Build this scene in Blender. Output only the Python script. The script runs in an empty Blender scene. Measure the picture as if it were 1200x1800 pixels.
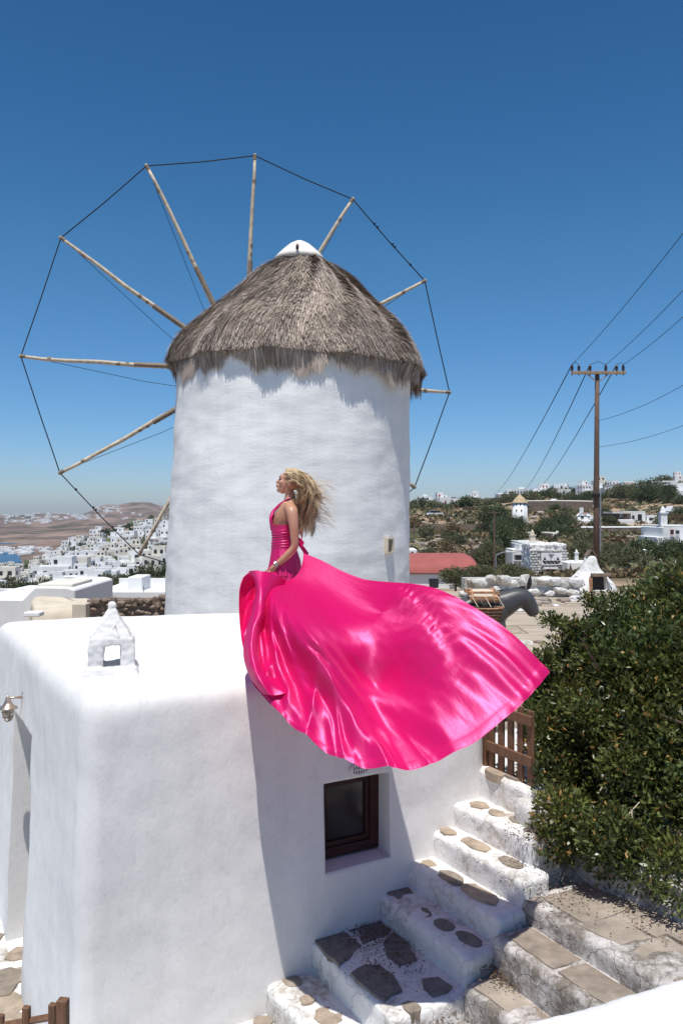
import bpy, bmesh, math, random
import numpy as np
from mathutils import Vector, Matrix, noise, Euler
R = math.radians
random.seed(7); rng = np.random.default_rng(7)
SC = bpy.context.scene
COL = SC.collection

# ------------------------------------------------------------------ camera, sky, sun, exposure
cam = bpy.data.cameras.new('camera'); camo = bpy.data.objects.new('camera', cam); COL.objects.link(camo)
cam.sensor_fit = 'VERTICAL'; cam.sensor_height = 36; cam.lens = 28
cam.clip_start = 0.05; cam.clip_end = 12000
camo.location = (0, 0, 0); camo.rotation_euler = (R(90), 0, 0)
SC.camera = camo
SUN = Vector((-0.045, -0.33, 1.0)).normalized()          # direction towards the sun
world = bpy.data.worlds.new('World'); SC.world = world; world.use_nodes = True
wn = world.node_tree.nodes; wl = world.node_tree.links
bg = wn['Background']; sky = wn.new('ShaderNodeTexSky'); sky.sky_type = 'NISHITA'; sky.sun_disc = False
sky.sun_elevation = math.asin(SUN.z); sky.sun_rotation = math.atan2(SUN.x, SUN.y)
sky.altitude = 60; sky.air_density = 1.0; sky.dust_density = 0.35; sky.ozone_density = 2.2
hs = wn.new('ShaderNodeHueSaturation'); hs.inputs['Saturation'].default_value = 1.18
wl.new(sky.outputs[0], hs.inputs['Color'])
tcw = wn.new('ShaderNodeTexCoord'); sxw = wn.new('ShaderNodeSeparateXYZ'); wl.new(tcw.outputs['Generated'], sxw.inputs[0])
rmp = wn.new('ShaderNodeValToRGB'); wl.new(sxw.outputs['Z'], rmp.inputs[0]); re_ = rmp.color_ramp.elements   # clear dry air: bluer near the horizon than the model
for k_ in range(2): re_.new(.5)
for e_, (p_, c_) in zip(re_, ((0.0, (.70, .82, 1.20)), (.10, (.60, .84, 1.12)), (.30, (.54, .88, 1.0)), (.60, (.34, .70, .86)))): e_.position = p_; e_.color = (*c_, 1)
mxw = wn.new('ShaderNodeMix'); mxw.data_type = 'RGBA'; mxw.blend_type = 'MULTIPLY'; mxw.inputs[0].default_value = 1
wl.new(hs.outputs[0], mxw.inputs[6]); wl.new(rmp.outputs[0], mxw.inputs[7]); wl.new(mxw.outputs[2], bg.inputs[0])
bg.inputs[1].default_value = 0.10
sd = bpy.data.lights.new('sun', 'SUN'); sd.energy = 4.5; sd.angle = R(0.5); sd.color = (1.0, 0.96, 0.90)
so = bpy.data.objects.new('sun', sd); COL.objects.link(so); so.rotation_euler = SUN.to_track_quat('Z', 'Y').to_euler()
vs = SC.view_settings; vs.view_transform = 'Standard'; vs.look = 'None'; vs.gamma = 1; vs.use_curve_mapping = False
vs.exposure = 0.06
SC.cycles.max_bounces = 6; SC.cycles.transparent_max_bounces = 8

# ------------------------------------------------------------------ helpers
F = 1400.0
def P(px, py, D): return Vector(((px-600)/F*D, D, -(py-900)/F*D))
def tag(o, label=None, cat=None, group=None, kind=None):
    if label: o['label'] = label
    if cat: o['category'] = cat
    if group: o['group'] = group
    if kind: o['kind'] = kind
    return o
def link(name, me, parent=None, loc=None):
    o = bpy.data.objects.new(name, me); COL.objects.link(o)
    if parent: o.parent = parent
    if loc is not None: o.location = loc
    return o
def empty(name, loc=(0, 0, 0), rz=0):
    o = bpy.data.objects.new(name, None); COL.objects.link(o); o.location = loc; o.rotation_euler = (0, 0, rz)
    o.empty_display_size = 0.2
    return o
def copy_tree(o, parent=None):
    c = o.copy(); COL.objects.link(c)
    if parent: c.parent = parent
    for ch in list(o.children): copy_tree(ch, c)
    return c
def world_keep(o, root):            # mesh is in world coordinates: hang it under a root that sits elsewhere
    o.parent = root; o.matrix_parent_inverse = root_matrix(root).inverted()
def root_matrix(r): return Matrix.Translation(r.location) @ r.rotation_euler.to_matrix().to_4x4()
def np_mesh(name, V, Fc, mats=(), mi=None, col=None, smooth=False, uv=None):
    V = np.asarray(V, dtype=np.float32).reshape(-1, 3); Fc = np.asarray(Fc, dtype=np.int32)
    n, k = Fc.shape
    me = bpy.data.meshes.new(name)
    me.vertices.add(len(V)); me.vertices.foreach_set('co', V.ravel())
    me.loops.add(n*k); me.loops.foreach_set('vertex_index', Fc.ravel())
    me.polygons.add(n); me.polygons.foreach_set('loop_start', np.arange(0, n*k, k, dtype=np.int32))
    for m in mats: me.materials.append(m)
    if mi is not None: me.polygons.foreach_set('material_index', np.asarray(mi, dtype=np.int32))
    if smooth: me.polygons.foreach_set('use_smooth', np.ones(n, dtype=bool))
    if col is not None:
        a = me.attributes.new('tint', 'FLOAT', 'FACE'); a.data.foreach_set('value', np.asarray(col, dtype=np.float32))
    if uv is not None:
        l = me.uv_layers.new(name='UVMap'); l.data.foreach_set('uv', np.asarray(uv, dtype=np.float32)[Fc.ravel()].ravel())
    me.update(calc_edges=True); me.validate()
    return me
class MB:
    """collects boxes, prisms, tubes, lathes into one mesh"""
    def __init__(s): s.v = []; s.f = []; s.m = []
    def add(s, vs_, fs, m=0):
        b = len(s.v); s.v += [tuple(v) for v in vs_]; s.f += [tuple(i+b for i in f) for f in fs]; s.m += [m]*len(fs)
    def box(s, c, d, rz=0, m=0, top=1.0):
        c = Vector(c); M = Matrix.Rotation(rz, 3, 'Z'); vs_ = []
        for z in (-1, 1):
            k = top if z > 0 else 1
            for x, y in ((-1, -1), (1, -1), (1, 1), (-1, 1)):
                vs_.append(c + M @ Vector((x*d[0]/2*k, y*d[1]/2*k, z*d[2]/2)))
        s.add(vs_, [(3, 2, 1, 0), (4, 5, 6, 7), (0, 1, 5, 4), (1, 2, 6, 5), (2, 3, 7, 6), (3, 0, 4, 7)], m)
    def tube(s, pts, r, n=8, m=0, cap=True):
        pts = [Vector(p) for p in pts]; rr = r if isinstance(r, (list, tuple)) else [r]*len(pts); vs_ = []
        up = None
        for i, p in enumerate(pts):
            t = (pts[min(i+1, len(pts)-1)] - pts[max(i-1, 0)]).normalized()
            if up is None:
                up = Vector((0, 0, 1)) if abs(t.z) < .9 else Vector((0, 1, 0))
            a = t.cross(up).normalized(); b = a.cross(t).normalized(); up = b
            for k in range(n):
                an = 2*math.pi*k/n
                vs_.append(p + (a*math.cos(an) + b*math.sin(an))*rr[i])
        fs = [(i*n+k, i*n+(k+1) % n, (i+1)*n+(k+1) % n, (i+1)*n+k) for i in range(len(pts)-1) for k in range(n)]
        if cap: fs += [tuple(range(n))[::-1], tuple((len(pts)-1)*n+k for k in range(n))]
        s.add(vs_, fs, m)
    def lathe(s, c, prof, n=24, m=0, cap=True):
        c = Vector(c); vs_ = [c+Vector((r*math.cos(2*math.pi*k/n), r*math.sin(2*math.pi*k/n), z)) for r, z in prof for k in range(n)]
        fs = [(i*n+k, i*n+(k+1) % n, (i+1)*n+(k+1) % n, (i+1)*n+k) for i in range(len(prof)-1) for k in range(n)]
        if cap: fs += [tuple(range(n))[::-1], tuple((len(prof)-1)*n+k for k in range(n))]
        s.add(vs_, fs, m)
    def prism(s, poly, z0, z1, m=0, inset=0.0):
        n = len(poly); cx = sum(p[0] for p in poly)/n; cy = sum(p[1] for p in poly)/n
        k = 1-inset
        vs_ = [(p[0], p[1], z0) for p in poly] + [(cx+(p[0]-cx)*k, cy+(p[1]-cy)*k, z1) for p in poly]
        s.add(vs_, [tuple(range(n))[::-1], tuple(range(n, 2*n))] + [(i, (i+1) % n, n+(i+1) % n, n+i) for i in range(n)], m)
    def mesh(s, name, mats, smooth=False, bevel=0):
        me = bpy.data.meshes.new(name); me.from_pydata(s.v, [], s.f)
        for m in (mats if isinstance(mats, (list, tuple)) else [mats]): me.materials.append(m)
        me.polygons.foreach_set('material_index', s.m)
        if smooth: me.polygons.foreach_set('use_smooth', [True]*len(me.polygons))
        me.update()
        if bevel:
            bm = bmesh.new(); bm.from_mesh(me)
            bmesh.ops.recalc_face_normals(bm, faces=bm.faces)
            bmesh.ops.bevel(bm, geom=[e for e in bm.edges], offset=bevel, segments=1, affect='EDGES')
            bm.to_mesh(me); bm.free()
        return me
    def build(s, name, mats, parent=None, smooth=False, bevel=0, loc=None):
        return link(name, s.mesh(name, mats, smooth, bevel), parent, loc)
def applied(me, mods):
    """run modifiers on a mesh, return the result"""
    o = bpy.data.objects.new('temp', me); COL.objects.link(o)
    for typ, props in mods:
        m = o.modifiers.new(typ, typ)
        for k, v in props.items(): setattr(m, k, v)
    dg = bpy.context.evaluated_depsgraph_get(); dg.update()
    out = bpy.data.meshes.new_from_object(o.evaluated_get(dg), depsgraph=dg)
    bpy.data.objects.remove(o)
    return out
def remesh(me, vox, amp=0.0, freq=1.0, amp2=0.0, freq2=6.0, smooth=True, mats=None, smooth_iter=0):
    mods = [('REMESH', dict(mode='VOXEL', voxel_size=vox, use_smooth_shade=smooth))]
    if smooth_iter: mods.append(('SMOOTH', dict(factor=.5, iterations=smooth_iter)))
    out = applied(me, mods)
    n = len(out.vertices); co = np.empty(n*3, np.float32); no = np.empty(n*3, np.float32)
    out.vertices.foreach_get('co', co); out.vertices.foreach_get('normal', no); co = co.reshape(-1, 3); no = no.reshape(-1, 3)
    if amp or amp2:
        d = np.array([amp*noise.noise(Vector(p*freq)) + amp2*noise.noise(Vector(p*freq2+7)) for p in co.astype(float)], np.float32)
        co = co + no*d[:, None]; out.vertices.foreach_set('co', co.ravel()); out.update()
    if mats is not None:
        out.materials.clear()
        for m in mats: out.materials.append(m)
    return out
def catmull(pts, t):
    """pts: list of tuples, t in 0..1"""
    pts = np.asarray(pts, float); n = len(pts)-1; x = min(max(t, 0), 1)*n; i = min(int(x), n-1); f = x-i
    p0 = pts[max(i-1, 0)]; p1 = pts[i]; p2 = pts[i+1]; p3 = pts[min(i+2, n)]
    return .5*((2*p1)+(-p0+p2)*f+(2*p0-5*p1+4*p2-p3)*f*f+(-p0+3*p1-3*p2+p3)*f**3)
def lerp(a, b, t): return a+(b-a)*t
def rock_mesh(name, mat, seed, sub=2, amp=.35, flat=1.0):
    bm = bmesh.new(); bmesh.ops.create_icosphere(bm, subdivisions=sub, radius=1)
    o = Vector((seed*3.7, seed*1.3, 5))
    for v in bm.verts:
        c = v.co.copy(); k = 1+amp*noise.noise(c*1.1+o)+amp*.35*noise.noise(c*2.7+o)
        v.co = c*k; v.co.z *= flat
        v.co = Vector((max(-.85, min(.85, v.co.x)), max(-.85, min(.85, v.co.y)), max(-.8*flat, min(.8*flat, v.co.z))))
    me = bpy.data.meshes.new(name); bm.to_mesh(me); bm.free(); me.materials.append(mat)
    return me

# ------------------------------------------------------------------ materials
def new_mat(name):
    m = bpy.data.materials.new(name); m.use_nodes = True
    nt = m.node_tree; return m, nt, nt.nodes['Principled BSDF']
def nd(nt, typ, **kw):
    n = nt.nodes.new(typ)
    for k, v in kw.items():
        if k in n.inputs: n.inputs[k].default_value = v
        else: setattr(n, k, v)
    return n
def tex(nt, scale, detail=5, rough=.6, vec=None, stretch=None):
    n = nd(nt, 'ShaderNodeTexNoise', Scale=scale, Detail=detail, Roughness=rough)
    src = vec
    if src is None:
        tc = nd(nt, 'ShaderNodeNewGeometry'); src = tc.outputs['Position']
    if stretch:
        mp = nd(nt, 'ShaderNodeMapping'); mp.inputs['Scale'].default_value = stretch
        nt.links.new(src, mp.inputs['Vector']); src = mp.outputs[0]
    nt.links.new(src, n.inputs['Vector']); return n
def ramp(nt, src, stops, interp='LINEAR'):
    r = nt.nodes.new('ShaderNodeValToRGB'); nt.links.new(src, r.inputs[0]); e = r.color_ramp.elements
    r.color_ramp.interpolation = interp
    while len(e) < len(stops): e.new(.5)
    for i, (p, c) in enumerate(stops):
        e[i].position = p; e[i].color = (c[0], c[1], c[2], 1) if hasattr(c, '__len__') else (c, c, c, 1)
    return r
def mixc(nt, fac, a, b, typ='MIX'):
    m = nd(nt, 'ShaderNodeMix', data_type='RGBA', blend_type=typ)
    for s, i in ((fac, 0), (a, 6), (b, 7)):
        if hasattr(s, 'links') or isinstance(s, bpy.types.NodeSocket): nt.links.new(s, m.inputs[i])
        elif i == 0: m.inputs[0].default_value = s
        else: m.inputs[i].default_value = (s[0], s[1], s[2], 1)
    return m.outputs[2]
def bump(nt, bsdf, srcs):
    prev = None
    for src, st, dist in srcs:
        b = nd(nt, 'ShaderNodeBump', Strength=st, Distance=dist); nt.links.new(src, b.inputs['Height'])
        if prev: nt.links.new(prev.outputs[0], b.inputs['Normal'])
        prev = b
    nt.links.new(prev.outputs[0], bsdf.inputs['Normal'])
def simple(name, c, rough=.8, var=.15, scale=8, metal=0, bmp=.2, bd=.01, stretch=None, spec=.3):
    m, nt, b = new_mat(name)
    t = tex(nt, scale, stretch=stretch)
    d = tuple(x*(1-var) for x in c); l = tuple(min(1, x*(1+var)) for x in c)
    r = ramp(nt, t.outputs[0], [(.3, d), (.7, l)]); nt.links.new(r.outputs[0], b.inputs['Base Color'])
    b.inputs['Roughness'].default_value = rough; b.inputs['Metallic'].default_value = metal
    b.inputs['Specular IOR Level'].default_value = spec
    if bmp: bump(nt, b, [(t.outputs[0], bmp, bd)])
    return m
def whitewash(name, base=(.81, .81, .80), dirt=0.0, coarse=(1, 1, 1), dcol=(.40, .36, .30), b1=.35, dscale=1.6):
    m, nt, b = new_mat(name)
    t1 = tex(nt, 1.3, 6, .6, stretch=coarse); t2 = tex(nt, 16, 6, .65, stretch=coarse); t3 = tex(nt, 90, 3, .6)
    r = ramp(nt, t1.outputs[0], [(.3, tuple(x*.93 for x in base)), (.62, base)])
    c = r.outputs[0]
    sp = ramp(nt, t2.outputs[0], [(.28, .9), (.45, 1)])
    c = mixc(nt, 1.0, c, sp.outputs[0], 'MULTIPLY')
    st_ = tex(nt, 5, 5, .6, stretch=(1, 1, .10)); sr = ramp(nt, st_.outputs[0], [(.35, .93), (.6, 1)]); c = mixc(nt, .8, c, sr.outputs[0], 'MULTIPLY')
    if dirt:
        td = tex(nt, dscale, 8, .7); td2 = tex(nt, dscale*9, 5, .7)
        ad = nd(nt, 'ShaderNodeMath', operation='MULTIPLY_ADD'); ad.inputs[1].default_value = .45
        nt.links.new(td2.outputs[0], ad.inputs[0]); nt.links.new(td.outputs[0], ad.inputs[2])
        k = ramp(nt, ad.outputs[0], [(.80-dirt*.2, 0), (.92-dirt*.1, 1)])
        c = mixc(nt, k.outputs[0], c, dcol)
    nt.links.new(c, b.inputs['Base Color']); b.inputs['Roughness'].default_value = .85
    b.inputs['Specular IOR Level'].default_value = .25
    if dirt > .3:
        vo = nd(nt, 'ShaderNodeTexVoronoi', Scale=5.5, feature='DISTANCE_TO_EDGE'); gm = nd(nt, 'ShaderNodeNewGeometry'); wv_ = tex(nt, 5, 4, .6); mv = nd(nt, 'ShaderNodeMix', data_type='RGBA'); mv.inputs[0].default_value = .22
        nt.links.new(gm.outputs['Position'], mv.inputs[6]); nt.links.new(wv_.outputs['Color'], mv.inputs[7]); nt.links.new(mv.outputs[2], vo.inputs['Vector'])
        ck = ramp(nt, vo.outputs[0], [(0, .25), (.035, 1)]); bump(nt, b, [(t1.outputs[0], b1, .06), (ck.outputs[0], .6, .012), (t2.outputs[0], b1, .02), (t3.outputs[0], .35, .003)])
        lk = mixc(nt, ck.outputs[0], (.16, .13, .11), (1, 1, 1)); c2 = mixc(nt, .5 if dirt > .6 else .10, c, mixc(nt, 1.0, c, lk, 'MULTIPLY')); nt.links.new(c2, b.inputs['Base Color'])
    else: bump(nt, b, [(t1.outputs[0], b1, .06), (t2.outputs[0], b1, .02), (t3.outputs[0], .35, .003)])
    return m
M = {}
M['wall'] = whitewash('whitewashed_plaster', base=(.80, .785, .76), coarse=(1, 1, .7), b1=.2)
M['mill'] = whitewash('mill_plaster', base=(.90, .89, .87), coarse=(.8, .8, 2.0), b1=.22)
M['step'] = whitewash('whitewashed_stone', base=(.80, .79, .77), dirt=.31, b1=.5)
M['rubble'] = whitewash('worn_whitewash', base=(.66, .63, .60), dirt=.95, b1=.8, dcol=(.22, .19, .16), dscale=2.4)
M['paintrock'] = whitewash('whitewashed_rock', base=(.72, .71, .69), dirt=.5, b1=.8)
M['flag'] = simple('flagstone', (.27, .225, .18), .85, .35, 7, bmp=.6, bd=.012)
M['flagwarm'] = simple('warm_flagstone', (.36, .29, .22), .85, .3, 9, bmp=.6, bd=.01)
M['flagdark'] = simple('dark_flagstone', (.20, .178, .158), .85, .3, 14, bmp=.6, bd=.01)
M['pave'] = simple('street_slab', (.34, .29, .235), .88, .35, 3.2, bmp=.7, bd=.015)
M['terr'] = simple('terrace_rock', (.43, .36, .28), .9, .22, 1.6, bmp=.8, bd=.03, stretch=(1, 3.5, 1))
M['terrbase'] = simple('terrace_joint', (.34, .28, .22), .9, .3, 4, bmp=.6, bd=.02)
M['drystone'] = simple('dry_stone', (.22, .165, .125), .9, .4, 3, bmp=.6, bd=.02)
M['boulder'] = simple('boulder_rock', (.34, .285, .24), .9, .35, 1.2, bmp=.8, bd=.1)
M['wood'] = simple('brown_wood', (.17, .088, .05), .6, .35, 14, bmp=.35, bd=.004, stretch=(4, 4, .5))
M['darkwood'] = simple('dark_red_wood', (.045, .014, .012), .5, .3, 10, bmp=.3, bd=.003)
M['spar'] = simple('weathered_spar', (.55, .46, .34), .7, .3, 9, bmp=.4, bd=.01)
M['sparknot'] = simple('dark_binding', (.26, .20, .15), .8, .3, 9)
M['rope'] = simple('tarred_rope', (.018, .018, .02), .8, .2, 30)
M['iron'] = simple('dark_iron', (.04, .038, .036), .5, .2, 10, metal=.6)
M['polewood'] = simple('pole_wood', (.15, .095, .07), .85, .35, 5, bmp=.5, stretch=(5, 5, .6))
M['crosswood'] = simple('crossarm_wood', (.36, .25, .15), .8, .3, 5)
M['porcelain'] = simple('brown_porcelain', (.05, .02, .016), .25, .2, 10, spec=.6, bmp=0)
M['brass'] = simple('aged_brass', (.50, .38, .30), .35, .25, 20, metal=.8, bmp=.1)
M['far'] = simple('far_white_plaster', (.80, .79, .77), .9, .06, .5, bmp=0)
M['farcream'] = simple('far_cream_plaster', (.70, .66, .58), .9, .08, .5, bmp=0)
M['dark'] = simple('dark_opening', (.03, .03, .035), .5, .2, 3, bmp=0)
M['blue'] = simple('blue_paint', (.04, .14, .40), .5, .2, 3, bmp=0)
M['redpaint'] = simple('red_paint', (.30, .05, .04), .5, .2, 3, bmp=0)
M['brownpaint'] = simple('brown_paint', (.10, .05, .035), .5, .2, 3, bmp=0)
M['redroof'] = simple('red_roof_plaster', (.36, .105, .09), .8, .1, 1.2, bmp=.2)
M['straw'] = simple('straw_cap', (.50, .38, .23), .9, .3, 2.0, stretch=(3, 3, .6))
M['beige'] = simple('beige_render', (.62, .54, .42), .9, .1, 2)
M['donkey'] = simple('grey_painted_resin', (.065, .065, .068), .42, .12, 7, bmp=.15, spec=.5)
M['donkeydark'] = simple('dark_grey_paint', (.03, .03, .032), .5, .2, 7)
M['leather'] = simple('black_leather', (.02, .016, .015), .5, .3, 20)
M['basket'] = simple('woven_cane', (.17, .095, .06), .8, .45, 60, bmp=.8, bd=.01)
M['saddle'] = simple('saddle_wood', (.42, .22, .12), .7, .4, 12, bmp=.4)
M['twig'] = simple('bush_twig', (.16, .11, .075), .9, .3, 20)
M['trunk'] = simple('tree_trunk', (.10, .075, .055), .9, .3, 3)
M['capw'] = simple('cap_plaster', (.78, .72, .64), .85, .06, 3)
M['litter'] = simple('dry_leaves', (.12, .075, .045), .9, .5, 40)
M['metalgrey'] = simple('grey_metal', (.35, .36, .37), .4, .1, 5, metal=.6)
M['car'] = simple('car_paint', (.7, .7, .72), .3, .05, 2, spec=.6, bmp=0)

def glass_mat():
    m, nt, b = new_mat('dark_window_glass'); b.inputs['Base Color'].default_value = (.025, .02, .018, 1)
    b.inputs['Roughness'].default_value = .12; b.inputs['Specular IOR Level'].default_value = .5
    return m
M['glass'] = glass_mat()
def lampglass():
    m, nt, b = new_mat('ribbed_lamp_glass'); b.inputs['Base Color'].default_value = (.45, .44, .36, 1)
    b.inputs['Roughness'].default_value = .15; b.inputs['Transmission Weight'].default_value = .5
    return m
M['lampglass'] = lampglass()
def water_mat():
    m, nt, b = new_mat('sea_water'); b.inputs['Base Color'].default_value = (.008, .06, .14, 1); b.inputs['Roughness'].default_value = .25
    t = tex(nt, .05, 4); bump(nt, b, [(t.outputs[0], .4, 2.0)]); return m
M['sea'] = water_mat()
def tint_mat(name, c0, c1, rough=.7, trans=.0, c2=None, spec=.3, hue_noise=None):
    """colour varies from blade to blade / leaf to leaf through the face attribute"""
    m, nt, b = new_mat(name)
    a = nd(nt, 'ShaderNodeAttribute', attribute_name='tint')
    st = [(0, c0), (.9, c1)] + ([(1, c2)] if c2 else [])
    r = ramp(nt, a.outputs['Fac'], st); c = r.outputs[0]
    if hue_noise:
        t = tex(nt, hue_noise[0], 4); k = ramp(nt, t.outputs[0], [(.42, 0), (.62, 1)])
        c = mixc(nt, k.outputs[0], c, hue_noise[1], 'MULTIPLY')
    nt.links.new(c, b.inputs['Base Color']); b.inputs['Roughness'].default_value = rough
    b.inputs['Specular IOR Level'].default_value = spec
    if trans:
        tr = nd(nt, 'ShaderNodeBsdfTranslucent'); nt.links.new(c, tr.inputs[0]); mx = nd(nt, 'ShaderNodeMixShader'); mx.inputs[0].default_value = trans
        nt.links.new(b.outputs[0], mx.inputs[1]); nt.links.new(tr.outputs[0], mx.inputs[2])
        nt.links.new(mx.outputs[0], nt.nodes['Material Output'].inputs[0])
    return m
M['thatch'] = tint_mat('grey_thatch', (.18, .135, .105), (.80, .67, .56), .9, hue_noise=(1.4, (.72, .70, .70)))
M['leaf'] = tint_mat('bush_leaf', (.036, .056, .016), (.155, .205, .056), .38, .25, c2=(.42, .28, .10), spec=.6, hue_noise=(1.1, (1.3, 1.0, .8)))
M['treeleaf'] = tint_mat('olive_leaf', (.07, .08, .038), (.22, .215, .11), .7, .15)
M['treedark'] = tint_mat('dark_tree_leaf', (.04, .055, .025), (.13, .155, .065), .7, .15)
M['treedry'] = tint_mat('dry_shrub_leaf', (.12, .09, .05), (.30, .22, .12), .8, .15)
M['hair'] = tint_mat('blonde_hair', (.32, .19, .085), (.92, .71, .44), .45, .12, spec=.5)
def skin_mat():
    m, nt, b = new_mat('tanned_skin'); b.inputs['Base Color'].default_value = (.52, .27, .17, 1); b.inputs['Roughness'].default_value = .45
    b.inputs['Subsurface Weight'].default_value = .08; b.inputs['Subsurface Radius'].default_value = (.02, .008, .004); return m
M['skin'] = skin_mat()
M['lip'] = simple('lip', (.50, .12, .11), .4, .05, 5, bmp=0)
M['lash'] = simple('eyelash', (.03, .015, .01), .6, .05, 5, bmp=0)
M['silver'] = simple('silver_bracelet', (.6, .6, .62), .25, .05, 5, metal=1, bmp=0)
def satin_mat():
    m, nt, b = new_mat('hot_pink_satin')
    b.inputs['Base Color'].default_value = (.66, .0, .115, 1)
    b.inputs['Roughness'].default_value = .5; b.inputs['Metallic'].default_value = .0
    b.inputs['Specular IOR Level'].default_value = .32; b.inputs['Specular Tint'].default_value = (1.0, .35, .65, 1)
    b.inputs['Sheen Weight'].default_value = .03; b.inputs['Sheen Tint'].default_value = (1, .45, .7, 1); b.inputs['Sheen Roughness'].default_value = .4
    uv = nd(nt, 'ShaderNodeUVMap')
    t1 = tex(nt, 1.0, 3, .55, vec=uv.outputs[0], stretch=(26, 5, 1)); t2 = tex(nt, 1.0, 4, .6, vec=uv.outputs[0], stretch=(14, 26, 1))
    t3 = tex(nt, 1.0, 5, .7, vec=uv.outputs[0], stretch=(70, 60, 1)); bump(nt, b, [(t1.outputs[0], .16, .02), (t2.outputs[0], .14, .010), (t3.outputs[0], .2, .004)])
    gl = nd(nt, 'ShaderNodeBsdfAnisotropic'); gl.inputs['Color'].default_value = (1.0, .36, .72, 1); gl.inputs['Roughness'].default_value = .46
    gl.inputs['Anisotropy'].default_value = .35
    nt.links.new(b.inputs['Normal'].links[0].from_socket, gl.inputs['Normal'])
    m1 = nd(nt, 'ShaderNodeMixShader'); m1.inputs[0].default_value = .13
    nt.links.new(b.outputs[0], m1.inputs[1]); nt.links.new(gl.outputs[0], m1.inputs[2])
    tr = nd(nt, 'ShaderNodeBsdfTranslucent'); tr.inputs[0].default_value = (1.0, .004, .10, 1)
    m2 = nd(nt, 'ShaderNodeMixShader'); m2.inputs[0].default_value = .09
    nt.links.new(m1.outputs[0], m2.inputs[1]); nt.links.new(tr.outputs[0], m2.inputs[2])
    nt.links.new(m2.outputs[0], nt.nodes['Material Output'].inputs[0])
    return m
M['satin'] = satin_mat()
def land_mat(name, scale, stops, patch=None, pscale=None):
    m, nt, b = new_mat(name)
    t = tex(nt, scale, 9, .68); r = ramp(nt, t.outputs[0], stops); c = r.outputs[0]
    if patch:
        t2 = tex(nt, pscale, 6, .6); k = ramp(nt, t2.outputs[0], [(.5, 0), (.6, 1)]); c = mixc(nt, k.outputs[0], c, patch)
    nt.links.new(c, b.inputs['Base Color']); b.inputs['Roughness'].default_value = .95; b.inputs['Specular IOR Level'].default_value = .1
    bump(nt, b, [(t.outputs[0], .8, .6/scale*.08)])
    return m
M['landnear'] = land_mat('near_earth', .5, [(.3, (.20, .15, .10)), (.6, (.38, .30, .22))])
M['land'] = land_mat('scrubby_hillside', .22, [(.32, (.13, .11, .065)), (.43, (.28, .20, .13)), (.57, (.40, .29, .20)), (.72, (.52, .41, .30))], (.12, .11, .06), .09)
M['landfar'] = land_mat('bare_far_hills', .012, [(.32, (.10, .075, .055)), (.46, (.19, .133, .105)), (.56, (.28, .195, .15)), (.7, (.37, .275, .21))], (.10, .085, .055), .010)

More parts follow.
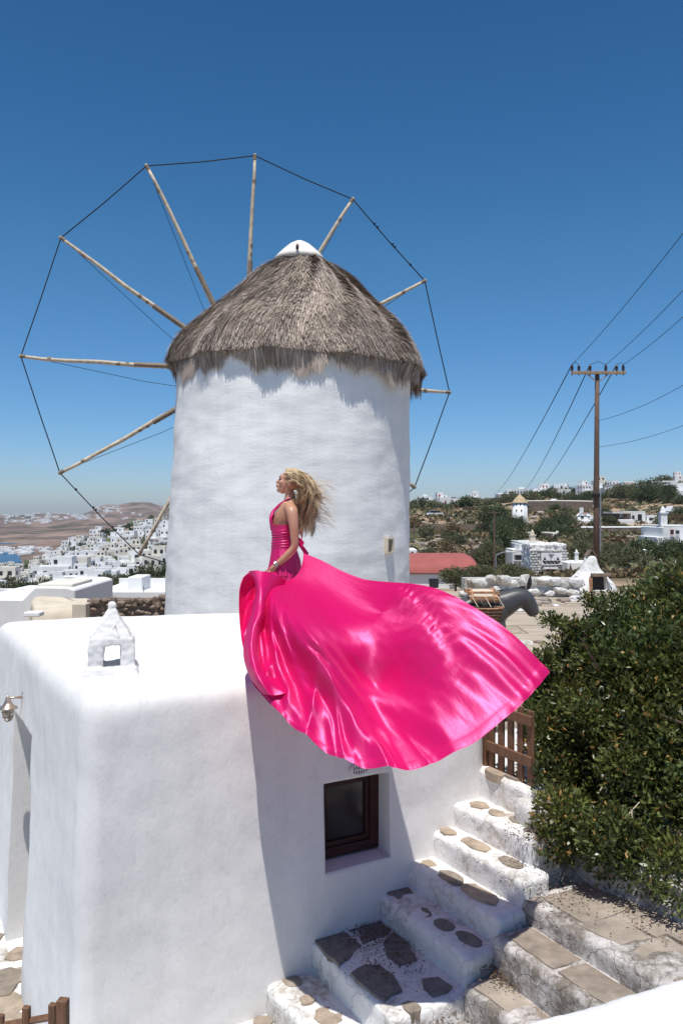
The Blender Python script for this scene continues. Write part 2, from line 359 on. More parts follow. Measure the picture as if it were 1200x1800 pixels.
# ------------------------------------------------------------------ terrain
TD = [9, 16, 22, 30, 45, 60, 80, 110, 150, 200, 260, 350, 450, 560, 620, 780, 1100, 1500, 2000, 2600, 3600]
TC = {
 -1400: [-5, -5.5, -6, -7, -9, -12, -14, -18, -20, -25, -30, -36, -41, -46, -47, -47, -40, -32, -20, -8, -60],
 -100: [-5, -5.5, -6, -7, -9, -12, -14, -18, -20, -25, -30, -36, -41, -46, -47, -46, -40, -32, -20, -9, -60],
 10: [-4.6, -4, -5, -6, -8, -9.5, -11.5, -14, -17, -22, -27, -32, -37, -43, -46, -44, -39, -32, -21, -8, -60],
 80: [-4.6, -3.8, -5, -6, -8, -9.5, -11.5, -14, -17, -22, -26, -31, -34.5, -36.5, -38, -40, -37, -31, -19, -6, -60],
 140: [-4.6, -3.4, -4.5, -6, -8, -9, -11, -13.5, -16.5, -20, -23.5, -27.5, -27, -23, -24, -36, -36, -29, -16, -12, -60],
 195: [-4.6, -3.2, -4.5, -6, -8, -9, -11, -13, -15.5, -19, -22, -25, -21, -15, -17, -30, -33, -26, -9, 12, -40],
 245: [-4.6, -3.2, -4.5, -6, -8, -9, -11, -12.5, -14.5, -17, -19.5, -21, -16, -10, -11, -26, -29, -22, -5, 20, -30],
 290: [-4.6, -3.2, -4.5, -6, -8, -9, -10.5, -12, -13.5, -15.5, -17, -17, -12, -7, -8, -20, -25, -18, -5, 2, -40],
 420: [-4.6, -3.0, -4, -5, -7, -8, -9.5, -10.5, -11.5, -12.5, -13, -13, -9, -7, -9, -20, -25, -18, -8, -2, -40],
 560: [-2.6, -2.6, -2.8, -3.5, -5, -6.5, -7.5, -8, -7, -6, -5, -8, -12, -15, -18, -25, -30, -30, -30, -30, -60],
 720: [-2.3, -2.3, -2.3, -3.0, -4.3, -5.2, -6.2, -5.6, -3.2, -.1, 2.0, -5, -15, -20, -20, -30, -30, -30, -30, -30, -60],
 850: [-2.3, -2.3, -2.3, -3.0, -4.3, -5.2, -6.2, -5.5, -3.0, .6, 3.4, -5, -15, -20, -20, -30, -30, -30, -30, -30, -60],
 920: [-2.3, -2.3, -2.3, -3.0, -4.3, -5.2, -6.2, -5.4, -2.7, 1.0, 4.8, -4, -15, -20, -20, -30, -30, -30, -30, -30, -60],
 1000: [-2.3, -2.3, -2.3, -3.0, -4.0, -5.0, -5.8, -5.0, -2.4, 1.5, 5.6, -3, -15, -20, -20, -30, -30, -30, -30, -30, -60],
 1100: [-2.3, -2.3, -2.3, -3.0, -3.8, -4.6, -5.2, -4.6, -1.9, 2.6, 7.6, 0, -10, -20, -20, -30, -30, -30, -30, -30, -60],
 1200: [-2.3, -2.3, -2.3, -2.9, -3.6, -4.3, -4.8, -4.2, -1.3, 4.2, 10.6, 3, -10, -20, -20, -30, -30, -30, -30, -30, -60],
 1450: [-2.3, -2.3, -2.3, -2.9, -3.4, -4.0, -4.0, -3.0, .5, 7, 15, 8, -5, -20, -20, -30, -30, -30, -30, -30, -60],
 2600: [-2.3, -2.3, -2.3, -2.6, -3, -3.4, -3, -1, 4, 11, 18, 10, 0, -20, -20, -30, -30, -30, -30, -30, -60]}
TK = sorted(TC); TLD = np.log(TD)
def terrain(px, D, rough=True):
    i = int(np.clip(np.searchsorted(TK, px)-1, 0, len(TK)-2)); f = min(max((px-TK[i])/(TK[i+1]-TK[i]), 0), 1); f = f*f*(3-2*f)
    ld = math.log(max(D, 9))
    a = np.interp(ld, TLD, TC[TK[i]]); b = np.interp(ld, TLD, TC[TK[i+1]]); z = a+(b-a)*f
    if rough and D > 26:
        x = (px-600)/F*D
        k = min(1, (D-26)/60)
        s = max(6, D*.12)
        z += k*D*.0035*noise.fractal(Vector((x/s, D/s, 1.3)), .9, 2.1, 4)
        if D > 1000: z += D*.0085*noise.fractal(Vector((x/300, D/420, 5.3)), .8, 2.1, 6)
    return float(z)
def ground(X, D): return terrain(600+F*X/D, D)
def solveD(px, py, dmin=30, dmax=3400):
    D = dmin
    while D < dmax:
        if 900-F*terrain(px, D)/D <= py: return D
        D *= 1.012
    return dmax
pxs = np.concatenate([np.arange(-1400, -100, 50), np.arange(-100, 1500, 7), np.arange(1500, 2601, 50)])
Ds = np.exp(np.linspace(math.log(9), math.log(3600), 230))
V = np.array([[(px-600)/F*D, D, terrain(px, D)] for D in Ds for px in pxs])
nx = len(pxs); ii, jj = np.meshgrid(np.arange(len(Ds)-1), np.arange(nx-1), indexing='ij')
Fq = np.stack([ii*nx+jj, ii*nx+jj+1, (ii+1)*nx+jj+1, (ii+1)*nx+jj], -1).reshape(-1, 4)
mi = np.where(Ds[ii] > 640, 2, np.where(Ds[ii] > 27, 1, 0)).ravel()
tag(link('terrain', np_mesh('terrain', V, Fq, (M['landnear'], M['land'], M['landfar']), mi, smooth=True)), kind='structure')
b = MB(); b.box((0, -10, -5.7), (90, 40, .6)); tag(b.build('ground', M['landnear']), kind='structure')
b = MB(); b.box((-900, 1300, -42.6), (4200, 2200, .3)); tag(b.build('sea', M['sea']), kind='structure')

# ------------------------------------------------------------------ white house with roof, door, window
e1 = Vector((.876, .482, 0)); e2 = Vector((.482, -.876, 0)); W0 = Vector((0, 6.41, 0))
def AB(a, b_, z=0): return W0 + e1*a + e2*b_ + Vector((0, 0, z))
def toAB(px, py, z):
    D = -z*F/(py-900); v = Vector(((px-600)/F*D, D, 0))-W0; return v.dot(e1), v.dot(e2)
foot = [(-1.75, 5.45), (1.31, 7.13), (-.2, 10.5), (-4.05, 9.35)]
cx, cy = -1.2, 8.2
def solid(poly_top, poly_bot, z0, z1):
    b = MB(); n = len(poly_top)
    vs_ = [(p[0], p[1], z0) for p in poly_bot]+[(p[0], p[1], z1) for p in poly_top]
    b.add(vs_, [tuple(range(n))[::-1], tuple(range(n, 2*n))]+[(i, (i+1) % n, n+(i+1) % n, n+i) for i in range(n)])
    return b
house = empty('white_house', (-1.2, 8, -5.4)); tag(house, 'white plastered flat roofed house below the windmill with rounded edges', 'house')
bot = [(-1.86, 5.30), (1.36, 7.06), (-.1, 10.7), (-4.3, 9.45)]
me = solid(foot, bot, -5.4, -1.27).mesh('walls', M['wall'])
me = applied(me, [('BEVEL', dict(width=.15, segments=5, limit_method='ANGLE'))])
me = remesh(me, .045, .03, 1.1, .006, 5, mats=[M['wall']])
# cut the window niche and the door recess
tmp = bpy.data.objects.new('temp', me); COL.objects.link(tmp)
def cutter(mb):
    o = bpy.data.objects.new('cut', mb.mesh('cut', M['wall'])); COL.objects.link(o); return o
c1 = MB(); ang = math.atan2(e1.y, e1.x)
NA0, NA1, NZ0, NZ1 = -.165, .45, -2.86, -2.16
c1.box(AB((NA0+NA1)/2, 0, (NZ0+NZ1)/2), (NA1-NA0, .56, NZ1-NZ0), ang)
dl = Vector((-.6, 1, 0)).normalized(); dn = Vector((-dl.y, dl.x, 0))*-1   # inward normal
if dn.x < 0: dn = -dn
LA = Vector((-1.75, 5.45, 0)); t0, t1 = 1.588*1.166, 2.467*1.166
c2 = MB(); cc = LA+dl*((t0+t1)/2)+dn*.1; c2.box((cc.x, cc.y, -3.11), (t1-t0, .8, 2.27), math.atan2(dl.y, dl.x))
cs = [cutter(c1), cutter(c2)]
for c in cs:
    m = tmp.modifiers.new('b', 'BOOLEAN'); m.operation = 'DIFFERENCE'; m.object = c; m.solver = 'EXACT'
dg = bpy.context.evaluated_depsgraph_get(); dg.update()
me = bpy.data.meshes.new_from_object(tmp.evaluated_get(dg), depsgraph=dg)
for o in cs+[tmp]: bpy.data.objects.remove(o)
w = link('walls', me); world_keep(w, house)
# window frame and pane
wn_ = MB(); d = -.19
for a0, a1, z0, z1 in ((NA0+.01, NA0+.085, NZ0+.02, NZ1-.01), (NA1-.085, NA1-.005, NZ0+.02, NZ1-.01), (NA0+.085, NA1-.085, NZ0+.02, NZ0+.10), (NA0+.085, NA1-.085, NZ1-.07, NZ1-.01)):
    wn_.box(AB((a0+a1)/2, d, (z0+z1)/2), (a1-a0, .06, z1-z0), ang)
for a0, a1, z0, z1 in ((NA0+.085, NA0+.12, NZ0+.10, NZ1-.07), (NA1-.12, NA1-.085, NZ0+.10, NZ1-.07), (NA0+.12, NA1-.12, NZ0+.10, NZ0+.14), (NA0+.12, NA1-.12, NZ1-.11, NZ1-.07)):
    wn_.box(AB((a0+a1)/2, d-.012, (z0+z1)/2), (a1-a0, .04, z1-z0), ang)
win = wn_.build('window', M['darkwood']); world_keep(win, house)
pn = MB(); pn.box(AB((NA0+NA1)/2, d-.022, (NZ0+NZ1)/2), (NA1-NA0-.16, .01, NZ1-NZ0-.16), ang)
p = pn.build('pane', M['glass']); p.parent = win
# door at the back of the recess
dr = MB(); cc = LA+dl*((t0+t1)/2)+dn*.44; dr.box((cc.x, cc.y, -3.12), (t1-t0-.03, .05, 2.24), math.atan2(dl.y, dl.x))
for k in range(5):
    q = LA+dl*(t0+.1+(t1-t0-.2)*k/4)+dn*.41; dr.box((q.x, q.y, -3.12), (.15, .02, 2.2), math.atan2(dl.y, dl.x))
o = dr.build('door', M['brownpaint']); world_keep(o, house)
jb = MB(); q = LA+dl*(t0-.001)+dn*.17; jb.box((q.x, q.y, -3.2), (.035, .10, 2.35), math.atan2(dl.y, dl.x))
o = jb.build('door_frame', M['brownpaint']); world_keep(o, house)
# round vent grille above the window
v = MB(); va, vz = .155, -2.085
pts = [AB(va+.085*math.cos(t), .03, vz+.045*math.sin(t)) for t in np.linspace(0, 2*math.pi, 25)]
v.tube(pts, .008, 5, cap=False)
for k in range(-3, 4): v.box(AB(va+k*.022, .03, vz), (.007, .014, .086*math.sqrt(1-(k/4)**2)), ang)
v.box(AB(va, .034, vz), (.16, .012, .008), ang)
o = v.build('vent_grille', M['wall']); world_keep(o, house)
v = MB(); v.tube([AB(va, .012, vz), AB(va, .022, vz)], .001); 
vb = [AB(va+.082*math.cos(t), .024, vz+.042*math.sin(t)) for t in np.linspace(0, 2*math.pi, 24, endpoint=False)]
v = MB(); v.add(vb, [tuple(range(24))[::-1]]); o2 = v.build('vent_opening', M['dark']); world_keep(o2, house)
# little chimney on the roof
cb = MB(); C0 = Vector((-1.82, 6.33, -1.29)); rz = R(14)
Mz = Matrix.Rotation(rz, 3, 'Z')
def cbx(x, y, z, dx, dy, dz, top=1): cb.box(C0+Mz@Vector((x*.95, y*.95, z)), (dx*.95, dy*.95, dz), rz, 0, top)
cbx(0, 0, .03, .46, .44, .10, .86)
for sx in (-1, 1):
    for sy in (-1, 1): cbx(sx*.125, sy*.11, .15, .115, .11, .22)
cbx(-.165, 0, .12, .04, .2, .10)
cbx(0, 0, .275, .36, .33, .055, .96)
cb2 = MB(); cb2.v = list(cb.v); cb2.f = list(cb.f); cb2.m = list(cb.m)
b4 = MB()
top_ = C0+Vector((0, 0, .53)); base_ = [C0+Mz@Vector((sx*.155, sy*.15, .29)) for sx, sy in ((-1, -1), (1, -1), (1, 1), (-1, 1))]
tt = [C0+Mz@Vector((sx*.03, sy*.03, .525)) for sx, sy in ((-1, -1), (1, -1), (1, 1), (-1, 1))]
cb.add(base_+tt, [(3, 2, 1, 0), (4, 5, 6, 7)]+[(i, (i+1) % 4, 4+(i+1) % 4, 4+i) for i in range(4)])
cb.lathe(C0+Vector((0, 0, .52)), [(.02, 0), (.034, .02), (.036, .035), (.022, .055), (.004, .062)], 12)
me = remesh(cb.mesh('chimney', M['wall']), .011, .012, 9, .006, 30, mats=[M['wall']], smooth_iter=3)
ch = link('chimney', me); world_keep(ch, house)
g = MB(); q = C0+Mz@Vector((.01, -.125, .345)); 
g.add([q+Vector((-.035, 0, -.025)), q+Vector((.05, .0, -.035)), q+Vector((.01, .05, .05))], [(0, 1, 2)])
# crumbled plaster patch on the pyramid as a shallow triangular hollow rim
g.tube([q+Vector((-.035, -.005, -.025)), q+Vector((.05, -.005, -.035)), q+Vector((.012, .03, .05)), q+Vector((-.035, -.005, -.025))], .009, 5)
o = g.build('cap_opening', M['paintrock']); o.parent = ch

# wall lamp beside the door
lx = Vector((-3.35, 7.85, 0)); wallp = LA+dl*(2.28*1.166)
wp = P(43, 1225, 7.62); lamp = empty('wall_lamp', wp); tag(lamp, 'brass ship style wall lamp with caged glass on the left wall of the house', 'lamp')
out = -dn
L0 = Vector((0, 0, 0)); L1 = out*.155+Vector((0, 0, .0))+Vector((.02, -.02, 0))
b = MB(); b.tube([L0+Vector((0, 0, -.05)), L0+Vector((0, 0, .05))], .022, 8); b.tube([L0, L1*.5+Vector((0, 0, .006)), L1+Vector((0, 0, .01))], [.018, .010, .009], 8)
b.tube([L0+Vector((0, 0, -.04)), L0+Vector((.0, 0, -.20))], .004, 5); b.build('bracket', M['brass'], lamp, True)
b = MB(); b.lathe(L1, [(.012, .04), (.012, .02), (.022, .01), (.03, -.02), (.05, -.055), (.085, -.075), (.088, -.085), (.05, -.082)], 20); b.build('lamp_shade', M['brass'], lamp, True)
b = MB(); b.lathe(L1, [(.04, -.08), (.045, -.12), (.042, -.16), (.026, -.195), (.005, -.203)], 16); b.build('glass_globe', M['lampglass'], lamp, True)
b = MB()
for k in range(6):
    t = k*math.pi/3; q = Vector((math.cos(t), math.sin(t), 0))
    b.tube([L1+q*.052+Vector((0, 0, -.08)), L1+q*.053+Vector((0, 0, -.14)), L1+q*.034+Vector((0, 0, -.195)), L1+Vector((0, 0, -.212))], .004, 5)
for z, r in ((-.12, .054), (-.165, .048)): b.tube([L1+Vector((r*math.cos(t), r*math.sin(t), z)) for t in np.linspace(0, 2*math.pi, 17)], .004, 5, cap=False)
b.build('cage', M['brass'], lamp)

# ------------------------------------------------------------------ windmill
MC = Vector((-1.03, 16.0, 0))
mill = empty('windmill', (MC.x, MC.y, -3)); tag(mill, 'large whitewashed round windmill with grey thatched cap and bare twelve spoke wheel', 'windmill')
n, rows = 150, 110; V = []
for i in range(rows+1):
    z = lerp(-3.3, 3.0, i/rows); r0 = lerp(2.46, 2.31, (z+3.3)/6.3)
    for k in range(n):
        a = 2*math.pi*k/n; d_ = Vector((math.cos(a), math.sin(a), 0))
        q = d_*r0+Vector((0, 0, z)); r = r0+.035*noise.noise(q*.8)+.016*noise.noise(Vector((q.x*2, q.y*2, q.z*3.4)))+.006*noise.noise(Vector((q.x*5, q.y*5, q.z*11)))
        V.append((d_.x*r+lerp(-.03, .085, (z+1.4)/4.1), d_.y*r, z))
# leave a hole for the small window niche
wt = Vector((P(682, 959, 1).x, 1, 0)); tt_ = np.linspace(13, 16, 600)
best = min(tt_, key=lambda D: abs(math.hypot(wt.x*D-MC.x, D-MC.y)-2.40)); wc = Vector((wt.x*best, best, -(959-900)/F*best)); wa = math.atan2(wc.y-MC.y, wc.x-MC.x)
Fq = []
for i in range(rows):
    for k in range(n):
        Fq.append((i*n+k, i*n+(k+1) % n, (i+1)*n+(k+1) % n, (i+1)*n+k))
me = np_mesh('tower', np.array(V)+np.array([0, 0, 3]), Fq, (M['mill'],), smooth=True)
tmp = bpy.data.objects.new('temp', me); COL.objects.link(tmp)
c1 = MB(); rn = Vector((math.cos(wa), math.sin(wa), 0)); rel = wc-Vector((MC.x, MC.y, -3))
c1.box(rel, (.36, .20, .29), wa); c = cutter(c1)
m = tmp.modifiers.new('b', 'BOOLEAN'); m.operation = 'DIFFERENCE'; m.object = c; m.solver = 'EXACT'
dg = bpy.context.evaluated_depsgraph_get(); dg.update(); me = bpy.data.meshes.new_from_object(tmp.evaluated_get(dg), depsgraph=dg)
bpy.data.objects.remove(c); bpy.data.objects.remove(tmp)
link('tower', me, mill)
tn = Vector((-rn.y, rn.x, 0)); b = MB()
for s in (-1, 1): b.box(rel+tn*s*.085-rn*.0, (.12, .03, .29), wa)
for s in (-1, 1): b.box(rel+Vector((0, 0, s*.13)), (.12, .139, .03), wa)
wf = b.build('window_frame', M['beige'], mill)
b = MB(); b.box(rel-rn*.10, (.02, .139, .23), wa); b.build('pane', M['glass'], wf)
# thatch
TCn = Vector((.14, 0, 3))       # relative to mill root, z=0 of the picture plane is root z +3
prof = [(5.22, .32), (5.08, .50), (4.83, .80), (4.53, 1.15), (4.25, 1.43), (3.95, 1.72), (3.65, 1.97), (3.36, 2.18), (3.10, 2.33), (2.90, 2.40), (2.76, 2.42)]
pz = np.array([p_[0] for p_ in prof]); pr = np.array([p_[1] for p_ in prof])
seg = np.concatenate([[0], np.cumsum(np.hypot(np.diff(pz), np.diff(pr)))]); LT = seg[-1]
def tp(s, th, off=0.0):
    """point on the thatch at arc length s from the top"""
    z = np.interp(s, seg, pz); r = np.interp(s, seg, pr); ds = .02; bell = np.clip((z-3.3)/.9, 0, 1)
    dz = np.interp(s+ds, seg, pz)-z; dr_ = np.interp(s+ds, seg, pr)-r; l = np.hypot(dz, dr_)+1e-9
    nr, nz = -dz/l, dr_/l
    lump = .07*np.sin(th*5+1.3)*np.sin(s*1.7)+.05*np.sin(th*11+s*2.3)+.03*np.sin(th*23+s*5)
    o = off+lump*np.clip(s, 0, 1)
    r = r-.045*np.maximum(0, -np.sin(th))*np.clip((3.4-z)/.6, 0, 1); r = r+.05*np.maximum(0, np.cos(th))*np.clip((3.3-z)/.5, 0, 1)-.20*bell*np.clip(z*0+1-(z-4.9)/.5, 0, 1); x = (r+nr*o)*np.cos(th)+.12*bell; y = (r+nr*o)*np.sin(th)
    return np.stack([x+TCn.x, y, z+nz*o+TCn.z-.028*x-.02], -1)
n = 140; ss = np.linspace(0, LT-.12, 30); V = np.concatenate([tp(np.full(n, s), np.linspace(0, 2*math.pi, n, endpoint=False)) for s in ss])
V2 = np.concatenate([tp(np.full(n, s), np.linspace(0, 2*math.pi, n, endpoint=False), -.22) for s in ss[::-1]]); V = np.concatenate([V, V2])
Fq = [(i*n+k, (i+1)*n+k, (i+1)*n+(k+1) % n, i*n+(k+1) % n) for i in range(59) for k in range(n)]
troof = link('thatched_roof', np_mesh('thatch_base', V, Fq, (M['thatch'],), col=rng.uniform(.1, .3, len(Fq)), smooth=True), mill)
N = 135000
th = rng.uniform(math.pi*.92, math.pi*2.08, N); far_ = rng.random(N) < .16; th[far_] = rng.uniform(0, math.pi, far_.sum())
s0 = LT*np.sqrt(rng.uniform(.0, 1, N))*1.0-.25; s0 = np.clip(s0, .16, LT-.12); s0 += rng.uniform(0, .08, N)
L = rng.uniform(.32, .78, N); w_ = rng.uniform(.003, .0085, N); jit = rng.normal(0, .06, N); lift = rng.uniform(.0, .085, N)
rag = .12*np.sin(th*7)+.09*np.sin(th*17+1)+.06*np.sin(th*41)+.05*np.sin(th*83+2)
def tpx(s, th, off):
    over = np.maximum(0, s-LT); p_ = tp(np.minimum(s, LT), th, off); p_[:, 2] -= over*.96; 
    p_[:, 0] += np.cos(th)*over*.06; p_[:, 1] += np.sin(th)*over*.02; return p_
s1 = s0+L*.5; s2 = s0+L; low = s2 > LT; s2 = np.where(low, np.minimum(s2, LT+.17+rag*1.25+rng.normal(0, .075, N)), s2)
A = tpx(s0, th, lift*.4-.01); B = tpx(np.minimum(s1, s2), th+jit*.5/np.maximum(.5, s1), lift*.8+.015); Cc = tpx(s2, th+jit/np.maximum(.5, s2), lift+.03+.05*rng.random(N))
side = np.stack([-np.sin(th), np.cos(th), rng.normal(0, .2, N)], -1)*w_[:, None]
V = np.stack([A-side, A+side, B-side, B+side, Cc-side*.5, Cc+side*.5], 1).reshape(-1, 3)
i0 = np.arange(N)*6; Fq = np.stack([np.stack([i0, i0+1, i0+3, i0+2], -1), np.stack([i0+2, i0+3, i0+5, i0+4], -1)], 1).reshape(-1, 4)
clump = .5+.5*np.sin(th*29+np.sin(s0*3)*2)*np.sin(th*13+2)
tint = np.clip(rng.beta(2, 2, N)*.72+.28*clump-.05, 0, 1)
# one random tone per strand, banded in bundles round the roof
o = link('straw', np_mesh('straw', V, Fq, (M['thatch'],), col=np.repeat(tint, 2)), mill); o['kind'] = 'stuff'
b = MB(); b.lathe(Vector((TCn.x+.05, 0, 3)), [(.56, 5.00), (.46, 5.13), (.33, 5.26), (.20, 5.37), (.09, 5.43), (.02, 5.45)], 40); o = b.build('roof_cap', M['capw'], mill, True)
b = MB(); b.tube([(TCn.x+.03, -.50, 8.12), (TCn.x+.04, -.60, 8.17)], .03, 6); b.build('cap_knob', M['iron'], mill)
# the wheel
H = Vector((-2.33, 19.2, 3.45))-mill.location; wu = Vector((.989, .148, 0)).normalized(); wnrm = Vector((-wu.y, wu.x, 0)); RW = 5.13
b = MB(); b.tube([H-wnrm*2.9+Vector((.4, 0, .1)), H, H+wnrm*4.6], [.22, .17, .07], 12); b.build('shaft', M['spar'], mill, True)
b = MB(); b.tube([H-wnrm*.22, H+wnrm*.22], .34, 16); b.build('hub', M['spar'], mill)
tips = []
SPK = [(87, 5.16), (57.5, 5.0), (27, 5.02), (-6, 5.1), (-34, 5.1), (-64, 5.1), (-94, 5.1), (-119.5, 5.05), (-150, 5.0), (-182.5, 5.18), (-215, 5.28), (-244, 5.35)]
TIPX = {0: (449, 272), 1: (620, 349), 2: (747, 494), 3: (790, 690), 4: (730, 857), 7: (245, 975), 8: (104, 833), 9: (36, 627), 10: (106, 418), 11: (258, 290)}
for k_, (x_, y_) in TIPX.items():      # length and angle of each spar within the plane of the wheel
    q_ = (x_-600)/F; a_ = (q_*19.2+2.33)/(wu.x-wu.y*q_); b_ = -(y_-900)/F*(19.2+wu.y*a_)-3.45; SPK[k_] = (math.degrees(math.atan2(b_, a_)), math.hypot(a_, b_))
for k in range(12):
    a = R(SPK[k][0]); RW = SPK[k][1]; dv = wu*math.cos(a)+Vector((0, 0, math.sin(a))); sag = Vector((0, 0, -.04)) if abs(math.cos(a)) > .5 else Vector()
    rj = RW*1.005
    b = MB(); pts = [H+dv*(rj*t)+sag*math.sin(math.pi*t)+Vector((random.uniform(-.015, .015), 0, random.uniform(-.015, .015))) for t in (.03, .2, .35, .5, .65, .8, .9, 1.0)]
    b.tube(pts, [.066, .062, .058, .053, .049, .045, .041, .034], 8)
    sp_ = b.build('spar', M['spar'], mill, True); tip = pts[-1]; tips.append(tip-dv*.04)
    b = MB(); b.tube([H+dv*rj*t+sag*math.sin(math.pi*t) for t in (.03, .25, .50)], [.072, .068, .062], 8); b.build('splice', M['sparknot'], sp_)
    for t in (.53, .57, .87): b = MB(); b.tube([H+dv*rj*(t-.008)+sag*math.sin(math.pi*t), H+dv*rj*(t+.008)+sag*math.sin(math.pi*t)], (.062-.018*t), 8); b.build('binding', M['sparknot'], sp_)
    b = MB(); b.tube([tip-dv*.14, tip-dv*.02], .045, 8); b.build('binding', M['sparknot'], sp_)
BS = H+wnrm*4.5
for k in range(12):
    p0, p1 = tips[k], tips[(k+1) % 12]; b = MB(); m_ = (p0+p1)/2+Vector((0, 0, -.03)); b.tube([p0, m_, p1], .0135, 6)
    for t in ((.3, .34, .55, .58, .8) if k in (1, 7) else ()):
        q = p0.lerp(p1, t); b.tube([q-(p1-p0)*.008, q+(p1-p0)*.008], .032, 6)
    b.build('rim_rope', M['rope'], mill)
    b = MB(); b.tube([tips[k].lerp(H, .03), (tips[k]+BS)/2+Vector((0, 0, -.08)), BS], .007, 5); b.build('stay_rope', M['rope'], mill)

# ------------------------------------------------------------------ stairs beside the house
stairs = empty('stairs', AB(0, .5, -4)); tag(stairs, kind='structure')
def block(a0, a1, b0, b1, z0, z1, mat, vox=.03, amp=.018, name='step', skew=0.0, amp2=.008):
    """a block in wall coordinates; skew moves the far end along the wall"""
    poly = [(a0, b0), (a1, b0), (a1+skew, b1), (a0+skew, b1)]
    pw = [AB(*p_)[:2] for p_ in poly]
    me = solid(pw, pw, z0, z1).mesh(name, mat)
    me = applied(me, [('BEVEL', dict(width=.035, segments=3, limit_method='ANGLE'))])
    me = remesh(me, vox, amp, 2.6, amp2, 9, mats=[mat])
    o = link(name, me); world_keep(o, stairs); return o
bpy.context.view_layer.update()
S = {}
S[0] = block(1.40, 2.6, -.9, .62, -5, -2.28, M['step'])
S[1] = block(1.08, 1.45, -.35, .92, -5, -2.53, M['step'], skew=.06)
S[2] = block(.86, 1.15, -.35, 1.10, -5, -2.73, M['step'], skew=.07)
S[3] = block(.62, .95, -.35, 1.12, -5, -2.945, M['step'], skew=.06)
S[4] = block(.33, .70, -.35, 1.13, -5, -3.15, M['step'], skew=.06)
S[5] = block(-.30, .40, -.4, 1.16, -5, -3.37, M['step'], skew=.05)
S[6] = block(-.68, -.25, -.4, 1.5, -5.2, -3.60, M['step'], skew=.05)
S[7] = block(-1.02, -.62, -.4, 1.6, -5.4, -3.82, M['step'], skew=.05)
S[8] = block(-1.45, -.97, -.4, 1.7, -5.5, -4.05, M['step'])
S['k'] = block(1.30, 1.72, .58, .92, -5, -2.36, M['paintrock'], amp=.10, name='kerb_block')
S['A'] = block(.93, 1.75, 1.04, 4.2, -5, -2.87, M['rubble'], amp=.02, skew=.05, name='street_step')
S['B'] = block(.60, .99, 1.13, 4.3, -5.1, -3.03, M['rubble'], amp=.02, skew=.04, name='street_step')
S['C'] = block(.32, .66, 1.15, 4.3, -5.2, -3.29, M['rubble'], amp=.02, skew=.04, name='street_step')
S['D'] = block(-.4, .38, 1.17, 4.3, -5.3, -3.52, M['rubble'], amp=.02, skew=.04, name='street_step')
S['E'] = block(-1.6, -.34, 1.5, 4.5, -5.6, -3.80, M['rubble'], amp=.02, name='street_step')
S['r'] = block(1.50, 1.86, .86, 4.6, -5, -2.60, M['rubble'], amp=.07, name='retaining_wall', skew=.42)
S['bk'] = block(1.80, 3.6, .62, 5.2, -5, -2.34, M['landnear'], amp=.03, name='bank', skew=.30, vox=.05)
def flag_poly(step, a, b_, ra, rb, z, mat, seed, n=15, rot=0., pts=None, irr=.16, h=.018, name='flagstone'):
    rr = random.Random(seed); P_ = []
    if pts is None:
        for k in range(n):
            t = 2*math.pi*(k+rr.uniform(-.25, .25))/n; q = 1+rr.uniform(-irr, irr*.6)
            c_, s_ = abs(math.cos(t))**.8*np.sign(math.cos(t)), abs(math.sin(t))**.8*np.sign(math.sin(t))
            x, y = ra*q*c_, rb*q*s_
            P_.append((a+x*math.cos(rot)-y*math.sin(rot), b_+x*math.sin(rot)+y*math.cos(rot)))
    else:
        P_ = []; m0 = len(pts); jj_ = .010 if name == 'flagstone' else .006
        for i in range(m0):
            a_, c_ = pts[i], pts[(i+1) % m0]; L__ = math.hypot(a_[0]-c_[0], a_[1]-c_[1]); q_ = max(1, int(L__/.07))
            for w_ in range(q_): t_ = w_/q_; P_.append((lerp(a_[0], c_[0], t_)+rr.uniform(-jj_, jj_), lerp(a_[1], c_[1], t_)+rr.uniform(-jj_, jj_)))
    pw = [AB(*p_)[:2] for p_ in P_]
    if sum(pw[i][0]*pw[(i+1) % len(pw)][1]-pw[(i+1) % len(pw)][0]*pw[i][1] for i in range(len(pw))) < 0: pw = pw[::-1]
    b = MB(); b.prism(pw, z-.06, z+h*.5+seed*.00012, inset=.03)
    me = b.mesh(name, mat)
    o = link(name, me); o.parent = step; o.matrix_parent_inverse = (root_matrix(stairs) @ step.matrix_parent_inverse).inverted(); return o
def fl(s, px, py, z, ra, rb, mat, seed, **k):
    a, b_ = toAB(px, py, z); return flag_poly(S[s], a+(.025 if s in (1, 2, 3) else 0), b_, ra*(.85 if s in (1, 2, 3, 4) else 1), rb, z, M[mat], seed, **k)
fl(1, 838, 1417, -2.53, .09, .10, 'flagwarm', 1); fl(1, 868, 1431, -2.53, .075, .09, 'flagwarm', 2); fl(1, 936, 1462, -2.53, .10, .10, 'flagdark', 3); fl(1, 905, 1444, -2.53, .07, .08, 'flag', 33)
fl(2, 783, 1463, -2.73, .075, .09, 'flagwarm', 4); fl(2, 830, 1486, -2.73, .085, .17, 'flagwarm', 5); fl(2, 893, 1518, -2.73, .08, .12, 'flag', 6)
fl(3, 749, 1520, -2.945, .07, .08, 'flagwarm', 7); fl(3, 789, 1545, -2.945, .09, .14, 'flag', 8); fl(3, 840, 1574, -2.945, .10, .20, 'flagwarm', 9); fl(3, 727, 1511, -2.945, .03, .03, 'flagwarm', 10)
fl(4, 704, 1570, -3.15, .12, .12, 'flagdark', 11); fl(4, 743, 1605, -3.15, .07, .09, 'flagdark', 12); fl(4, 781, 1628, -3.15, .075, .10, 'flagdark', 13); fl(4, 824, 1652, -3.15, .08, .13, 'flagdark', 14)
def fpts(s, z, pxy, mat, seed):
    return flag_poly(S[s], 0, 0, 0, 0, z, M[mat], seed, pts=[toAB(x, y, z) for x, y in pxy])
